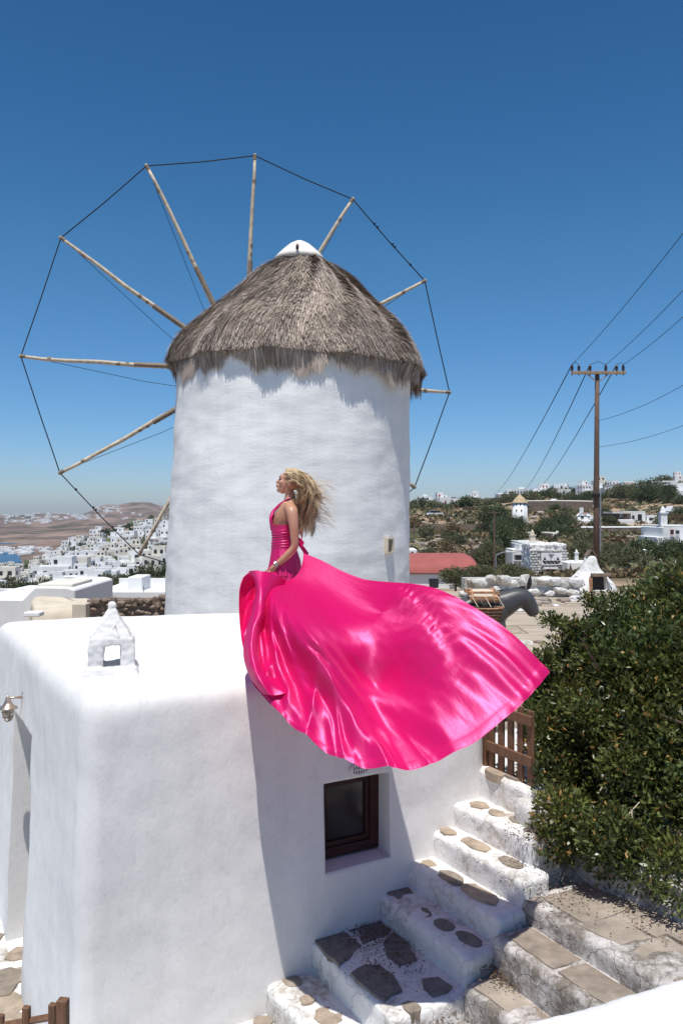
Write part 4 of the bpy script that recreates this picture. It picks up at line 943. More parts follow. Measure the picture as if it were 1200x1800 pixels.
# ------------------------------------------------------------------ donkey figure on the terrace
DD = 12.4; sc_ = F/DD
def dp(px, py, dy=0.): return Vector(((px-600)/sc_, DD+dy, (900-py)/sc_))
vs_ = []; es = []; rs = []
a = chain([(dp(782, 1068), (.24, .25))]); rear = a
a = chain([(dp(812, 1070), (.26, .28)), (dp(848, 1072), (.25, .27)), (dp(866, 1066), (.23, .22))], a); ches = a
a = chain([(dp(882, 1064), .24), (dp(900, 1054), .20), (dp(915, 1050), .175)], a)
a = chain([(dp(923, 1053), .165), (dp(930, 1064), .135), (dp(936, 1074), .11), (dp(939, 1084), .095)], a)
for s in (-1, 1):
    chain([(dp(876, 1105, s*.14), (.10, .08)), (dp(880, 1135, s*.15), .055), (dp(879, 1158, s*.15), .05), (dp(880, 1178, s*.15), .038), (dp(882, 1186, s*.15), .055)], ches)
    chain([(dp(780, 1100, s*.15), (.14, .11)), (dp(788, 1125, s*.15), .07), (dp(776, 1145, s*.15), .05), (dp(779, 1175, s*.15), .038), (dp(781, 1186, s*.15), .055)], rear)
dz = -2.30-(dp(0, 1186).z-.04)
parts = [skin_obj(vs_, es, rs, 0, 2)]
me = remesh(join(parts, 'donkey'), .022, mats=[M['donkey']], smooth_iter=4)
donkey = link('donkey_figure', me); tag(donkey, 'life size dark grey donkey figure with saddle and baskets on the rock terrace', 'donkey figure')
for s in (-1, 1):
    def ear(u, v):
        w = .045*math.sin(math.pi*min(1, v*.9+.12))**.8; c = dp(926+3*v+(0 if s < 0 else 5), 1036-25*v, s*(.055+.03*v)); t = (u-.5)*2
        return c+Vector((t*w*.7, -.02*s*(1-t*t)*0-(1-t*t)*.02, 0))
    link('ear', grid_mesh(ear, 9, 14, 'ear', M['donkeydark']), donkey)
    link('eye', ball(dp(930, 1053, s*.082), (.022, .012, .016)), donkey).data.materials.append(M['leather'])
    link('nostril', ball(dp(943, 1078, s*.036), (.012, .008, .014)), donkey).data.materials.append(M['donkeydark'])
b = MB(); b.tube([dp(936, 1083, -.05), dp(942, 1084, -.035)], .008, 6); b.build('mouth', M['donkeydark'], donkey)
b = MB()
for i in range(16):
    t = i/15; q = dp(lerp(875, 920, t), lerp(1041, 1033, t)+1.0*math.sin(t*3)); b.box(q, (.05, .03, .06), 0, 0, .6)
b.build('mane', M['donkeydark'], donkey)
ring = lambda c, rx, ry, tz, n=25: [c+Vector((rx*math.cos(t), ry*math.sin(t), tz*math.cos(t))) for t in np.linspace(0, 6.2832, n)]
b = MB(); c = dp(884, 1066); b.tube([c+Vector((-.11+.14*t_, 0, 0))+Vector((.10*(1-math.cos(a_))*.5*0, .205*math.sin(a_), .22*math.cos(a_)-.02))+Vector((.10*-math.cos(a_), 0, 0)) for a_ in np.linspace(0, 6.2832, 25) for t_ in (0,)], .018, 6, cap=False); b.build('breast_strap', M['leather'], donkey)
for s in (-1, 1):
    b = MB(); c = dp(846, 1063, s*.40)
    prof_ = [(.15, -.30), (.19, -.2), (.22, -.1), (.235, 0), (.225, .004), (.20, -.09), (.17, -.2), (.1, -.27), (.0, -.28)]
    n_ = 28; vv = [c+Vector((r*1.05*math.cos(2*math.pi*k/n_), r*.62*math.sin(2*math.pi*k/n_), z)) for r, z in prof_ for k in range(n_)]
    b.add(vv, [(i*n_+k, i*n_+(k+1) % n_, (i+1)*n_+(k+1) % n_, (i+1)*n_+k) for i in range(len(prof_)-1) for k in range(n_)]+[tuple(range(n_))[::-1]])
    bk = b.build('basket', M['basket'], donkey, True)
    b = MB(); b.tube([c+Vector((.245*math.cos(t), .145*math.sin(t), .0)) for t in np.linspace(0, 6.2832, 29)], .014, 6, cap=False); b.build('rim', M['saddle'], bk)
    b = MB()
    for k in range(16):
        t = k*6.2832/16; b.tube([c+Vector((.245*math.cos(t), .146*math.sin(t), 0)), c+Vector((.19*math.cos(t), .115*math.sin(t), -.22))], .008, 5)
    o = b.build('stake', M['saddle'], bk); o['kind'] = 'stuff'
    b = MB()
    for j in range(5):
        z = -.05-.05*j; r = .24-.012*j; b.tube([c+Vector((r*1.03*math.cos(t), r*.62*math.sin(t), z)) for t in np.linspace(0, 6.2832, 25)], .009, 5, cap=False)
    o = b.build('weave_band', M['basket'], bk); o['kind'] = 'stuff'
for (x0, x1, y, dy, h, mt) in ((818, 874, 1041, -.16, .06, 'saddle'), (820, 872, 1048, -.25, .05, 'saddle'), (818, 874, 1040, .16, .06, 'saddle'), (822, 870, 1053, -.30, .05, 'wood')):
    b = MB(); q = (dp(x0, y, dy)+dp(x1, y, dy))/2; b.box(q, ((x1-x0)/sc_, .035, h)); b.build('saddle_board', M[mt], donkey, bevel=.006)
for x in (826, 864):
    b = MB(); b.tube([dp(x, 1055, -.30), dp(x, 1040, -.16), dp(x, 1035, 0), dp(x, 1040, .16), dp(x, 1055, .30)], .022, 8); b.build('saddle_hoop', M['saddle'], donkey)
b = MB(); b.box(dp(846, 1042), (.46, .42, .10), 0, 0, .7); b.build('saddle_pad', M['beige'], donkey, bevel=.02)
for k in range(5):
    b = MB(); x = 824+k*11; b.tube([dp(x, 1045, -.29), dp(x+4, 1054, -.36), dp(x+8, 1062, -.41+.1*(k % 2))], .007, 5); b.build('lashing', M['sparknot'] if k % 2 else M['spar'], donkey)
donkey.location.z += dz*0

# ------------------------------------------------------------------ leaves
def leaf_cloud(name, mat, clumps, n, ln, wd, seed, up=.4, shell=.45, droop=0., fold=True):
    """clumps: (centre, radii, weight); leaves sit in the outer shell of every clump, four-point folded blades"""
    r = np.random.default_rng(seed); w = np.array([c[2] for c in clumps], float); w /= w.sum()
    idx = r.choice(len(clumps), n, p=w); C_ = np.array([c[0] for c in clumps], float)[idx]; Rr = np.array([c[1] for c in clumps], float)[idx]
    d = r.normal(size=(n, 3)); d /= np.linalg.norm(d, axis=1)[:, None]; rad = 1-shell*r.random(n)**1.6
    # sprigs: leaves bunch round random twig tips
    tips_ = max(6, n//14); td = r.normal(size=(tips_, 3)); td /= np.linalg.norm(td, axis=1)[:, None]; k = r.integers(0, tips_, n)
    d = np.where((r.random(n) < .72)[:, None], td[k]+r.normal(0, .055, (n, 3)), d); d /= np.linalg.norm(d, axis=1)[:, None]
    rad = rad*(1+.10*np.sin(d[:, 0]*9+idx)*np.sin(d[:, 1]*8)*np.sin(d[:, 2]*7+idx)+.08*r.normal(size=n)*(rad > .9))
    p_ = C_+d*Rr*rad[:, None]
    ax = d*.7+r.normal(0, .55, (n, 3))+np.array([0, 0, up-droop]); ax /= np.linalg.norm(ax, axis=1)[:, None]
    s = np.cross(ax, r.normal(size=(n, 3))); s /= np.linalg.norm(s, axis=1)[:, None]; nn = np.cross(ax, s)
    L_ = ln*r.uniform(.6, 1.35, n)[:, None]; W_ = wd*r.uniform(.7, 1.3, n)[:, None]
    a = p_; b_ = p_+ax*L_*.5+s*W_*.5+nn*W_*.18; c = p_+ax*L_; e = p_+ax*L_*.5-s*W_*.5+nn*W_*.18
    V = np.stack([a, b_, c, e], 1).reshape(-1, 3); Fq = np.arange(4*n).reshape(-1, 4)
    t = np.clip(r.beta(1.6, 2.2, n)+.12*np.sin(idx*2.1), 0, .9); t[r.random(n) < .035] = 1.0
    return np_mesh(name, V, Fq, (mat,), col=t)
# big dark bush overhanging the steps
bush = empty('bush', (3.1, 6.9, -2.6)); tag(bush, 'large dense dark green bush overhanging the right side of the steps', 'bush')
rr = random.Random(21); cl = []
def bc(px, py, D, r, w=1): 
    c = P(px, py, D); cl.append(((c.x, c.y, c.z), (r, r*.95, r*.9), w*r*r))
for a_ in [(1225, 1085, 7.3, .62), (1148, 1134, 7.2, .46), (1045, 1160, 7.3, .42), (1000, 1200, 7.4, .38), (972, 1245, 7.2, .30), (1100, 1200, 6.9, .58), (1190, 1190, 6.7, .62),
          (1010, 1290, 7.0, .42), (1090, 1290, 6.7, .55), (1180, 1310, 6.4, .60), (1000, 1325, 7.0, .24), (1035, 1370, 6.8, .38), (1110, 1390, 6.5, .48), (1195, 1420, 6.2, .55), (1050, 1440, 6.8, .26),
          (1120, 1470, 6.5, .36), (1190, 1510, 6.1, .32), (1270, 1150, 7.0, .8), (1290, 1300, 6.5, .8), (1300, 1450, 6.1, .7), (1250, 1088, 7.8, .6), (1150, 1075, 7.9, .36), (1100, 1130, 7.9, .42), (1187, 1064, 8.6, .34), (1228, 1052, 9, .42), (1125, 1060, 8.4, .18),
          (982, 1290, 6.9, .18), (992, 1345, 6.7, .17), (1010, 1440, 6.3, .22), (1075, 1500, 6.0, .24), (1140, 1520, 5.8, .24), (1200, 1540, 5.6, .26)]:
    bc(*a_)
for k in range(60):
    c0 = cl[rr.randrange(30)]; d = Vector((rr.gauss(0, 1), -abs(rr.gauss(0, 1)), rr.gauss(0, 1))).normalized(); r = rr.uniform(.09, .22); c = Vector(c0[0])+d*c0[1][0]*rr.uniform(.8, 1.02)
    if 600+F*c.x/c.y > 905 and 900-F*(c.z-r)/c.y < 1540: cl.append(((c.x, c.y, c.z), (r, r, r), r*r*1.6))
o = link('foliage', leaf_cloud('foliage', M['leaf'], cl, 125000, .055, .023, 3, shell=.5), None); o['kind'] = 'stuff'; world_keep(o, bush)
o = link('inner_foliage', leaf_cloud('inner_foliage', M['leaf'], [(c[0], tuple(x*.72 for x in c[1]), c[2]) for c in cl[:26]], 30000, .085, .05, 4, shell=.35)); o['kind'] = 'stuff'; world_keep(o, bush)
for k in range(46):
    c0 = cl[rr.randrange(26)]; e = Vector(c0[0])+Vector((rr.uniform(-1, 1), rr.uniform(-1, .2), rr.uniform(-.4, 1)))*c0[1][0]*.95; s = Vector((3.1+rr.uniform(-.5, .5), 6.9+rr.uniform(-.4, .4), -2.6))
    m_ = s.lerp(e, .5)+Vector((rr.uniform(-.2, .2), rr.uniform(-.2, .2), rr.uniform(0, .3))); b = MB(); b.tube([s, s.lerp(m_, .6), m_, m_.lerp(e, .6)+Vector((0, 0, .04)), e], [.035, .028, .02, .012, .005], 5); o = b.build('branch', M['twig']); world_keep(o, bush)
for (pts) in ([(1086, 1478, 5.95), (1090, 1450, 5.9), (1105, 1430, 5.9), (1123, 1410, 5.95)], [(1109, 1423, 5.9), (1110, 1445, 5.88), (1112, 1460, 5.9)], [(1050, 1395, 6.2), (1062, 1378, 6.2), (1075, 1370, 6.25)], [(1058, 1410, 6.2), (1067, 1385, 6.15)]):
    b = MB(); b.tube([P(*q) for q in pts], [.009, .008, .006, .004][:len(pts)], 5); o = b.build('dead_twig', M['spar']); world_keep(o, bush)
# loose sprays sticking out at the top left
for (pts, sd_) in (([(1015, 1130, 7.2), (998, 1108, 7.2), (980, 1096, 7.2), (965, 1090, 7.2)], 1), ([(1040, 1130, 7.2), (1020, 1110, 7.1), (1002, 1098, 7.1)], 2), ([(1060, 1080, 7.8), (1040, 1062, 7.8), (1033, 1052, 7.8)], 3), ([(975, 1180, 7.1), (960, 1165, 7.1), (955, 1150, 7.1)], 4)):
    b = MB(); b.tube([P(*q) for q in pts], .007, 5); o = b.build('branch', M['twig']); world_keep(o, bush)
    q = [P(*x) for x in pts[1:]]; o = link('sprig', leaf_cloud('sprig', M['leaf'], [(tuple(x), (.085, .085, .075), 1) for x in q], 190*len(q), .045, .019, 30+sd_, shell=.9)); o['kind'] = 'stuff'; world_keep(o, bush)

# ------------------------------------------------------------------ shrubs and trees: a few meshes, many plants
def tree_proto(seed, mat, lobes, n, leaf, flat=.8):
    rr = random.Random(seed); cl_ = [((0, 0, .55), (.55, .55, .45), 1)]
    for k in range(lobes):
        a = rr.uniform(0, 6.28); q = rr.uniform(.3, .7); r = rr.uniform(.2, .42); cl_.append(((q*math.cos(a), q*math.sin(a), rr.uniform(.25, .9)*flat), (r, r, r*.8), r*r*3))
    return leaf_cloud('crown', mat, cl_, n, leaf, leaf*.55, seed, shell=.7)
TREES = {k: [tree_proto(50+i*3+j*20, M[m_], 9, 1300, .13) for i in range(3)] for j, (k, m_) in enumerate((('olive', 'treeleaf'), ('dark', 'treedark'), ('dry', 'treedry')))}
BIG = {k: [tree_proto(90+i*3+j*20, M[m_], 14, 5200, .075) for i in range(2)] for j, (k, m_) in enumerate((('olive', 'treeleaf'), ('dark', 'treedark')))}
tb = MB(); tb.tube([(0, 0, -.3), (.02, 0, .2), (0, .02, .6)], [.06, .045, .02], 6); TRM = tb.mesh('trunk', M['trunk'])
tcount = {}
def plant(px, py, D, wpx, hpx, kind, label, group, name='shrub', cat='shrub', big=False, zoff=0):
    if D is None: D = solveD(px, py)
    X = (px-600)/F*D; z = -(py-900)/F*D+zoff; r = wpx/2/F*D/.85; h = hpx/F*D/1.05
    root = empty(name, (X, D, z), random.uniform(0, 6.28)); tag(root, label, cat, group)
    src = (BIG if big else TREES)[kind]; o = link('crown', random.choice(src), root); o.scale = (r, r, h)
    t = link('trunk', TRM, root); t.scale = (r, r, h); return root
def region(px, py):
    return 'left' if px < 400 else 'right'
# named trees and shrubs of the right hillside
named = [
 (882, 1000, 70, 95, 'dark', 'tall dark ragged tree in the middle of the rocky slope', 1), (855, 1005, 60, 60, 'olive', 'grey green tree left of the tall dark tree on the slope', 1),
 (905, 950, 46, 46, 'dark', 'dark tree just below the distant thatched windmill', 1), (865, 935, 66, 50, 'dark', 'broad dark crown left of the distant windmill', 1),
 (1018, 985, 52, 38, 'olive', 'round olive shrub left of the utility pole foot', 1), (1075, 985, 44, 34, 'olive', 'olive shrub right of the utility pole behind the outdoor oven', 1),
 (1070, 925, 34, 20, 'dark', 'bright trimmed green hedge in front of the pergola house', 1), (1085, 936, 46, 16, 'dark', 'low dark hedge under the pergola house wall', 1),
 (1140, 885, 74, 42, 'dark', 'big dark tree cluster below the hilltop houses at right', 1), (1175, 885, 40, 36, 'dark', 'dark tree at the right edge below the hilltop houses', 1),
 (1100, 880, 46, 30, 'olive', 'olive tree left of the big dark hilltop cluster', 1), (980, 873, 30, 20, 'dark', 'dark round tree on the skyline beside the small white chapel', 1),
 (1180, 985, 60, 40, 'dark', 'dark bush in front of the two storey white house', 1), (1140, 985, 40, 30, 'olive', 'olive bush beside the small white chimney', 1),
 (960, 935, 44, 26, 'dark', 'dark shrubs under the dry stone wall by the small chapels', 1), (985, 942, 40, 22, 'dark', 'dark shrub left of the sloping stone wall', 1), (1000, 925, 36, 18, 'olive', 'low olive shrub under the red roofed chapel', 1),
 (750, 990, 40, 30, 'olive', 'olive shrub behind the red barrel roof at its left', 1), (800, 960, 40, 20, 'olive', 'olive shrub among the boulders', 1),
 (1060, 905, 30, 12, 'dark', 'dark shrub beside the pergola house terrace', 1), (1195, 915, 40, 26, 'dark', 'dark tree above the two storey white house', 1)]
for px, py, w, h, k, lab, g in named: plant(px, py, None, w, h, k, lab, None, 'tree' if 'tree' in lab else 'shrub', 'tree' if 'tree' in lab else 'shrub', True)
plant(800, 1034, 24, 66, 40, 'olive', 'leafy shrub in front of the red barrel roofed building', None, 'shrub', 'shrub', True)
plant(845, 1022, 30, 66, 32, 'olive', 'hedge of pale leaves behind the left end of the white rock wall', None, 'shrub', 'shrub', True)
plant(905, 1022, 31, 74, 34, 'olive', 'leafy hedge below the white cube house and behind the rock wall', None, 'shrub', 'shrub', True)
r = random.Random(77)
for k in range(120):
    px = r.uniform(715, 1260); D = math.exp(r.uniform(math.log(72), math.log(255))); py = 900-F*terrain(px, D)/D
    if 935 < px < 1000 and py > 950: continue
    w = r.uniform(1.4, 4.2)*F/D; kd = r.choice(['olive', 'dark', 'olive', 'dry', 'dark'])
    plant(px, py+1, D, w, w*r.uniform(.4, .75), kd, {'olive': 'olive green shrub on the right hillside', 'dark': 'dark green shrub on the right hillside', 'dry': 'dry brown shrub on the right hillside'}[kd], {'olive': 'olive shrubs on the right hillside', 'dark': 'dark shrubs on the right hillside', 'dry': 'dry shrubs on the right hillside'}[kd])
for k in range(58):      # the skyline and upper band is nearly covered by trees
    px = 720+k*8.6+r.uniform(-4, 4); D = r.uniform(215, 258); py = 900-F*terrain(px, D)/D; w = r.uniform(3, 7.5)*F/D
    plant(px, py+2, D, w, w*r.uniform(.35, .6), r.choice(['olive', 'dark']), 'low tree along the wooded right hilltop', 'trees along the right hilltop', 'tree', 'tree')
# scrub that nobody could count
def scrub(n, pr, dr_, size, mat, seed):
    r_ = np.random.default_rng(seed); px = r_.uniform(*pr, n); D = np.exp(r_.uniform(math.log(dr_[0]), math.log(dr_[1]), n)); out = []
    for i in range(n):
        x = (px[i]-600)/F*D[i]
        if noise.noise(Vector((x*.06, D[i]*.05, 2.2+seed))) < -.02: continue
        z = terrain(px[i], D[i]); s = size*r_.uniform(.4, 1.5)*(1+D[i]*.004)
        for j in range(6):
            c = np.array([x, D[i], z])+r_.normal(0, s*.35, 3)*np.array([1, 1, .45])+np.array([0, 0, s*.2]); u = r_.normal(0, s*.28, 3); v_ = r_.normal(0, s*.28, 3)
            out.append([c-u, c+v_, c+u, c-v_])
    V = np.array(out).reshape(-1, 3); return np_mesh('scrub', V, np.arange(len(V)).reshape(-1, 4), (mat,), col=r_.uniform(.0, .9, len(V)//4))
for nm, a in (('olive', (4200, (700, 1280), (60, 262), .5, M['treeleaf'], 1)), ('dry', (5200, (700, 1280), (48, 262), .5, M['treedry'], 2))):
    tag(link('hillside_scrub', scrub(*a)), f'{nm} low scrub covering the right hillside', 'scrub', kind='stuff')
tag(link('town_scrub', scrub(2600, (-40, 400), (110, 620), 1.3, M['treedark'], 3)), 'dark scrub between the houses of the far town', 'scrub', kind='stuff')

# ------------------------------------------------------------------ boulders, dry stone walls
RK = [rock_mesh('rock', M['boulder'], i, 2, .45, .75) for i in range(6)]; RW_ = [rock_mesh('rock', M['paintrock'], 20+i, 2, .4, .8) for i in range(5)]; RD = [rock_mesh('rock', M['drystone'], 40+i, 2, .4, .75) for i in range(6)]
r = random.Random(9)
def boulder(px, py, w, lab, grp, src=RK):
    D = solveD(px, py, 40); s = w/2/F*D; o = link('boulder', r.choice(src), None, ((px-600)/F*D, D, -(py-900)/F*D+s*.2)); o.scale = (s*1.15, s, s*r.uniform(.6, .95)); o.rotation_euler = (r.uniform(-.3, .3), r.uniform(-.3, .3), r.uniform(0, 6.3)); tag(o, lab, 'boulder', grp)
for k in range(130):
    px = r.gauss(795, 42); py = 962+r.gauss(0, 13)
    if px < 722 or px > 880: continue
    boulder(px, py, r.uniform(6, 17), 'grey boulder of the left rock outcrop', 'boulders of the left outcrop')
for k in range(95):
    px = r.uniform(1000, 1165); py = r.uniform(942, 985)
    boulder(px, py, r.uniform(5, 15), 'brown boulder below the pergola house', 'boulders of the right bank')
for px, py, w in ((948, 905, 18), (958, 912, 14), (938, 912, 16), (970, 918, 10), (930, 920, 14), (790, 915, 14), (805, 922, 12), (745, 922, 16), (735, 926, 12)):
    boulder(px, py, w, 'pale boulder near the distant windmill', 'pale boulders on the slope')
def stone_wall(name, label, cat, pts, h, src, size, rows, seed, zbase=None, core=None, group=None, depth=.3):
    """a wall of separate stones along a polyline of world points (base)"""
    rr = random.Random(seed); root = empty(name, pts[0]); tag(root, label, cat, group)
    for i in range(len(pts)-1):
        a, b_ = Vector(pts[i]), Vector(pts[i+1]); L_ = (b_-a).length; d = (b_-a).normalized(); n_ = int(L_/size)
        for row in range(rows):
            for k in range(n_+1):
                s = size*rr.uniform(.32, .82); q = a+d*(k*size+(row % 2)*size*.5+rr.uniform(-.1, .1)*size)+Vector((0, rr.uniform(-.05, .05), h*(row+.5)/rows+rr.uniform(-.10, .10)*h))
                o = link('stone', rr.choice(src), root, q-root.location); o.scale = (s*1.1, s*.9, h/rows*rr.uniform(.42, .85)); o.rotation_euler = (rr.uniform(-.2, .2), rr.uniform(-.2, .2), rr.uniform(-.5, .5))
        if core:
            m_ = (a+b_)/2; c = MB(); c.box((m_.x-root.location.x, m_.y-root.location.y+depth*.5, m_.z-root.location.z+h*.46), (L_, depth, h*.92), math.atan2(d.y, d.x)); c.build('wall_core', core, root)
    return root
# whitewashed rock wall behind the donkey
stone_wall('rock_wall', 'low wall of big whitewashed rocks behind the donkey figure', 'stone wall', [P(815, 1050, 21.5), P(925, 1050, 21.6), P(1020, 1050, 21.4)], .56, RW_, .30, 2, 4, core=M['paintrock'], depth=.4)
for k, (px, py, w) in enumerate(((958, 1064, 18), (975, 1068, 14), (940, 1066, 26), (905, 1078, 30), (955, 1062, 30), (1012, 1058, 26), (990, 1060, 22))):
    D = 2.3*F/(py-900)+.2; s = w/2/F*D; o = link('boulder', r.choice(RW_ if k % 2 else RK), None, P(px, py, D)+Vector((0, 0, s*.4))); o.scale = (s*1.3, s, s*.7); o.rotation_euler = (0, 0, r.uniform(0, 6)); tag(o, 'rock lying at the foot of the white rock wall', 'rock', 'rocks at the foot of the white wall')
# rubble between terrace and bush, beside the gown's tip
for k, (px, py, w) in enumerate(((900, 1132, 26), (925, 1136, 24), (945, 1133, 18), (880, 1128, 18), (962, 1138, 16), (915, 1142, 22))):
    D = 2.3*F/(py-900)+.1; s = w/2/F*D; o = link('stone', r.choice(RW_ if k in (1, 4) else RD), None, P(px, py, D)+Vector((0, 0, s*.3))); o.scale = (s*1.2, s, s*.8); o.rotation_euler = (0, 0, r.uniform(0, 6)); tag(o, 'stone edging the terrace between the gown tip and the bush', 'stone', 'stones edging the terrace')
# brown dry stone wall behind the roof, left
stone_wall('dry_stone_wall', 'brown dry stone wall behind the house roof left of the windmill', 'stone wall', [P(150, 1096, 17.6), P(225, 1094, 17.9), P(300, 1090, 18.2)], .55, RD, .17, 4, 6, core=M['drystone'], depth=.3)
b = MB(); b.box((0, 0, 0), (.3, .3, .35)); o = b.build('stone_block', M['beige'], None, bevel=.02, loc=P(143, 1074, 17.4)); tag(o, 'squared beige stone block at the end of the brown dry stone wall', 'stone block')
# rendered sloping bank beside it
me = remesh(solid([P(60, 1080, 17.8)[:2], P(150, 1068, 18.0)[:2], P(235, 1058, 20)[:2], P(60, 1075, 21)[:2]], [P(40, 1090, 17.2)[:2], P(150, 1068, 17.4)[:2], P(255, 1058, 20)[:2], P(40, 1075, 21.4)[:2]], -3.8, -2.18).mesh('x', M['beige']), .08, .12, 1.2, .03, 5, mats=[M['beige']])
tag(link('earth_bank', me), kind='structure')
b = MB(); b.box((0, 0, 0), (.34, .3, .10)); o = b.build('white_box', M['far'], None, bevel=.02, loc=P(60, 1079, 16.8)); tag(o, 'small white ledge block on the earth bank at the far left', 'block')
def hillwall(name, label, pts, h, mat, D0=None, thick=.5, cap=None):
    root = None
    ps = []
    for px, py in pts:
        D = solveD(px, py, 60); ps.append(P(px, py, D))
    root = empty(name, ps[0]); tag(root, label, 'wall')
    b = MB()
    for i in range(len(ps)-1):
        n_ = max(2, int((ps[i+1]-ps[i]).length/1.2))
        for k in range(n_):
            q = ps[i].lerp(ps[i+1], (k+.5)/n_)-root.location; L_ = (ps[i+1]-ps[i]).length/n_; b.box((q.x, q.y, q.z+h/2-.6+random.uniform(-.06, .06)), (L_*1.02, thick, h+1.2), math.atan2((ps[i+1]-ps[i]).y, (ps[i+1]-ps[i]).x))
    b.build('wall_body', mat, root)
    if cap:
        b = MB()
        for i in range(len(ps)-1):
            q = (ps[i]+ps[i+1])/2-root.location; d = ps[i+1]-ps[i]; b.tube([ps[i]-root.location+Vector((0, -.1, h+.1)), ps[i+1]-root.location+Vector((0, -.1, h+.1))], .22, 6)
        b.build('white_coping', cap, root)
hillwall('field_wall', 'grey dry stone field wall across the slope below the distant car', [(715, 941), (780, 938), (850, 936), (905, 940)], 1.1, M['drystone'])
hillwall('field_wall', 'upper dry stone wall left of the distant windmill', [(735, 929), (800, 930), (850, 929), (875, 931)], .9, M['drystone'])
hillwall('terrace_wall', 'tall dark dry stone terrace wall below the two small chapels', [(925, 898), (965, 898), (1020, 899), (1040, 900)], 2.2, M['drystone'], cap=M['farcream'])
hillwall('terrace_wall', 'long terrace wall with white coping below the pergola house', [(1020, 938), (1060, 938), (1150, 938)], .9, M['drystone'], cap=M['far'])
hillwall('sloping_wall', 'white capped wall running diagonally down the slope', [(1003, 918), (988, 936), (972, 950)], .7, M['drystone'], cap=M['farcream'])
hillwall('field_wall', 'low stone wall above the white cube houses', [(905, 948), (945, 946), (975, 948)], .8, M['drystone'], cap=M['farcream'])

# ------------------------------------------------------------------ buildings on the right hill
def bld(label, px, py, D, boxes, name='house', yaw=0., wins=(), cat='house', mat='far', extra=None):
    """boxes in picture pixels: (x0, x1, ytop, depth m[, front shift m]); windows (x0, x1, y0, y1, paint[, front shift])"""
    if D is None: D = solveD(px, py, 40)
    root = empty(name, P(px, py, D)); tag(root, label, cat); k = D/F
    for i, bx in enumerate(boxes):
        x0, x1, yt, dep = bx[:4]; sh_ = bx[4] if len(bx) > 4 else 0; w = (x1-x0)*k; h = (py-yt)*k+1.2
        b = MB(); b.box((((x0+x1)/2-px)*k, dep/2+sh_, h/2-1.2), (w, dep, h)); o = b.build('wall', M[mat], root, bevel=min(.12, w*.04))
        if w > 1.5 and h > 2.6:
            b = MB(); t = .16
            for (cx_, cy_, wx, wy) in ((0, .02, w*.96, .2), (0, dep-.14, w*.96, .2), (-w*.48+.1, dep/2, .2, dep*.9), (w*.48-.1, dep/2, .2, dep*.9)):
                b.box((((x0+x1)/2-px)*k+cx_, cy_+sh_+.08, h-1.2+.08), (wx, wy, t))
            b.build('parapet', M[mat], root, bevel=.02)
    for wd_ in wins:
        x0, x1, y0, y1, pt = wd_[:5]; sh_ = wd_[5] if len(wd_) > 5 else 0; w = (x1-x0)*k; h = (y1-y0)*k; c = (((x0+x1)/2-px)*k, sh_-.02, (py-(y0+y1)/2)*k)
        b = MB(); b.box(c, (w, .10, h)); fr = b.build('door' if y1 >= py-1 else 'window', M[pt], root)
        if w*F/D > 4:
            b = MB(); b.box((c[0], c[1]-.055, c[2]), (w*.72, .02, h*.8)); b.build('pane', M['dark'], fr)
            b = MB(); b.box((c[0], c[1]-.07, c[2]-h*.54), (w*1.15, .14, h*.08+.03)); b.build('sill', M[mat], fr)
    return root, k
def chim(root, x, y, z, s=.35, h=.9, mat='far'):
    b = MB(); b.box((x, y, z+h/2-.2), (s, s, h)); b.box((x, y, z+h-.13), (s*1.25, s*1.25, .12)); b.lathe((x, y, z+h-.07), [(s*.45, 0), (s*.3, s*.6), (.03, s*1.0)], 8); b.build('chimney', M[mat], root)
def gable(root, x0, x1, y0, y1, z0, z1, mat, mroof, round_=False):
    n_ = 10; pr_ = [(lerp(x0, x1, t), z0+(z1-z0)*(math.sin(math.pi*t) if round_ else 1-abs(2*t-1))) for t in np.linspace(0, 1, n_+1)]
    b = MB(); m_ = len(pr_); vv = [(x, y0, z) for x, z in pr_]+[(x, y1, z) for x, z in pr_]; b.add(vv, [tuple(range(m_)), tuple(range(m_, 2*m_))[::-1]]); b.build('gable_wall', M[mat], root)
    b = MB(); b.add([(x, y0-.08, z+.05) for x, z in pr_]+[(x, y1+.08, z+.05) for x, z in pr_]+[(x, y0-.08, z+.005) for x, z in pr_]+[(x, y1+.08, z+.005) for x, z in pr_], [(i, i+1, m_+i+1, m_+i) for i in range(m_-1)]+[(2*m_+i, 2*m_+i+1, i+1, i) for i in range(m_-1)]); b.build('roof', M[mroof], root)
# red barrel roofed building
rt, k = bld('white building with a red barrel roof right behind the windmill', 760, 1034, 44, [(640, 827, 1006, 6.5)], 'barrel_roof_house', wins=[(754, 770, 1018, 1034, 'dark'), (790, 798, 1016, 1026, 'brownpaint')], cat='building')
n_ = 14; L0_, L1_ = (640-760)*k, (830-760)*k; z0 = (1034-1007)*k; vv = []; ff = []
for i in range(n_+1):
    t = math.pi*i/n_; vv += [(L0_, 3.2-3.4*math.cos(t), z0+.92*math.sin(t)**.8), (L1_-.35*(1-math.sin(t))*0-.9*(1-math.cos(t-math.pi/2))*0, 3.2-3.4*math.cos(t), z0+.92*math.sin(t)**.8)]
ff = [(2*i, 2*i+1, 2*i+3, 2*i+2) for i in range(n_)]; m_ = len(vv)
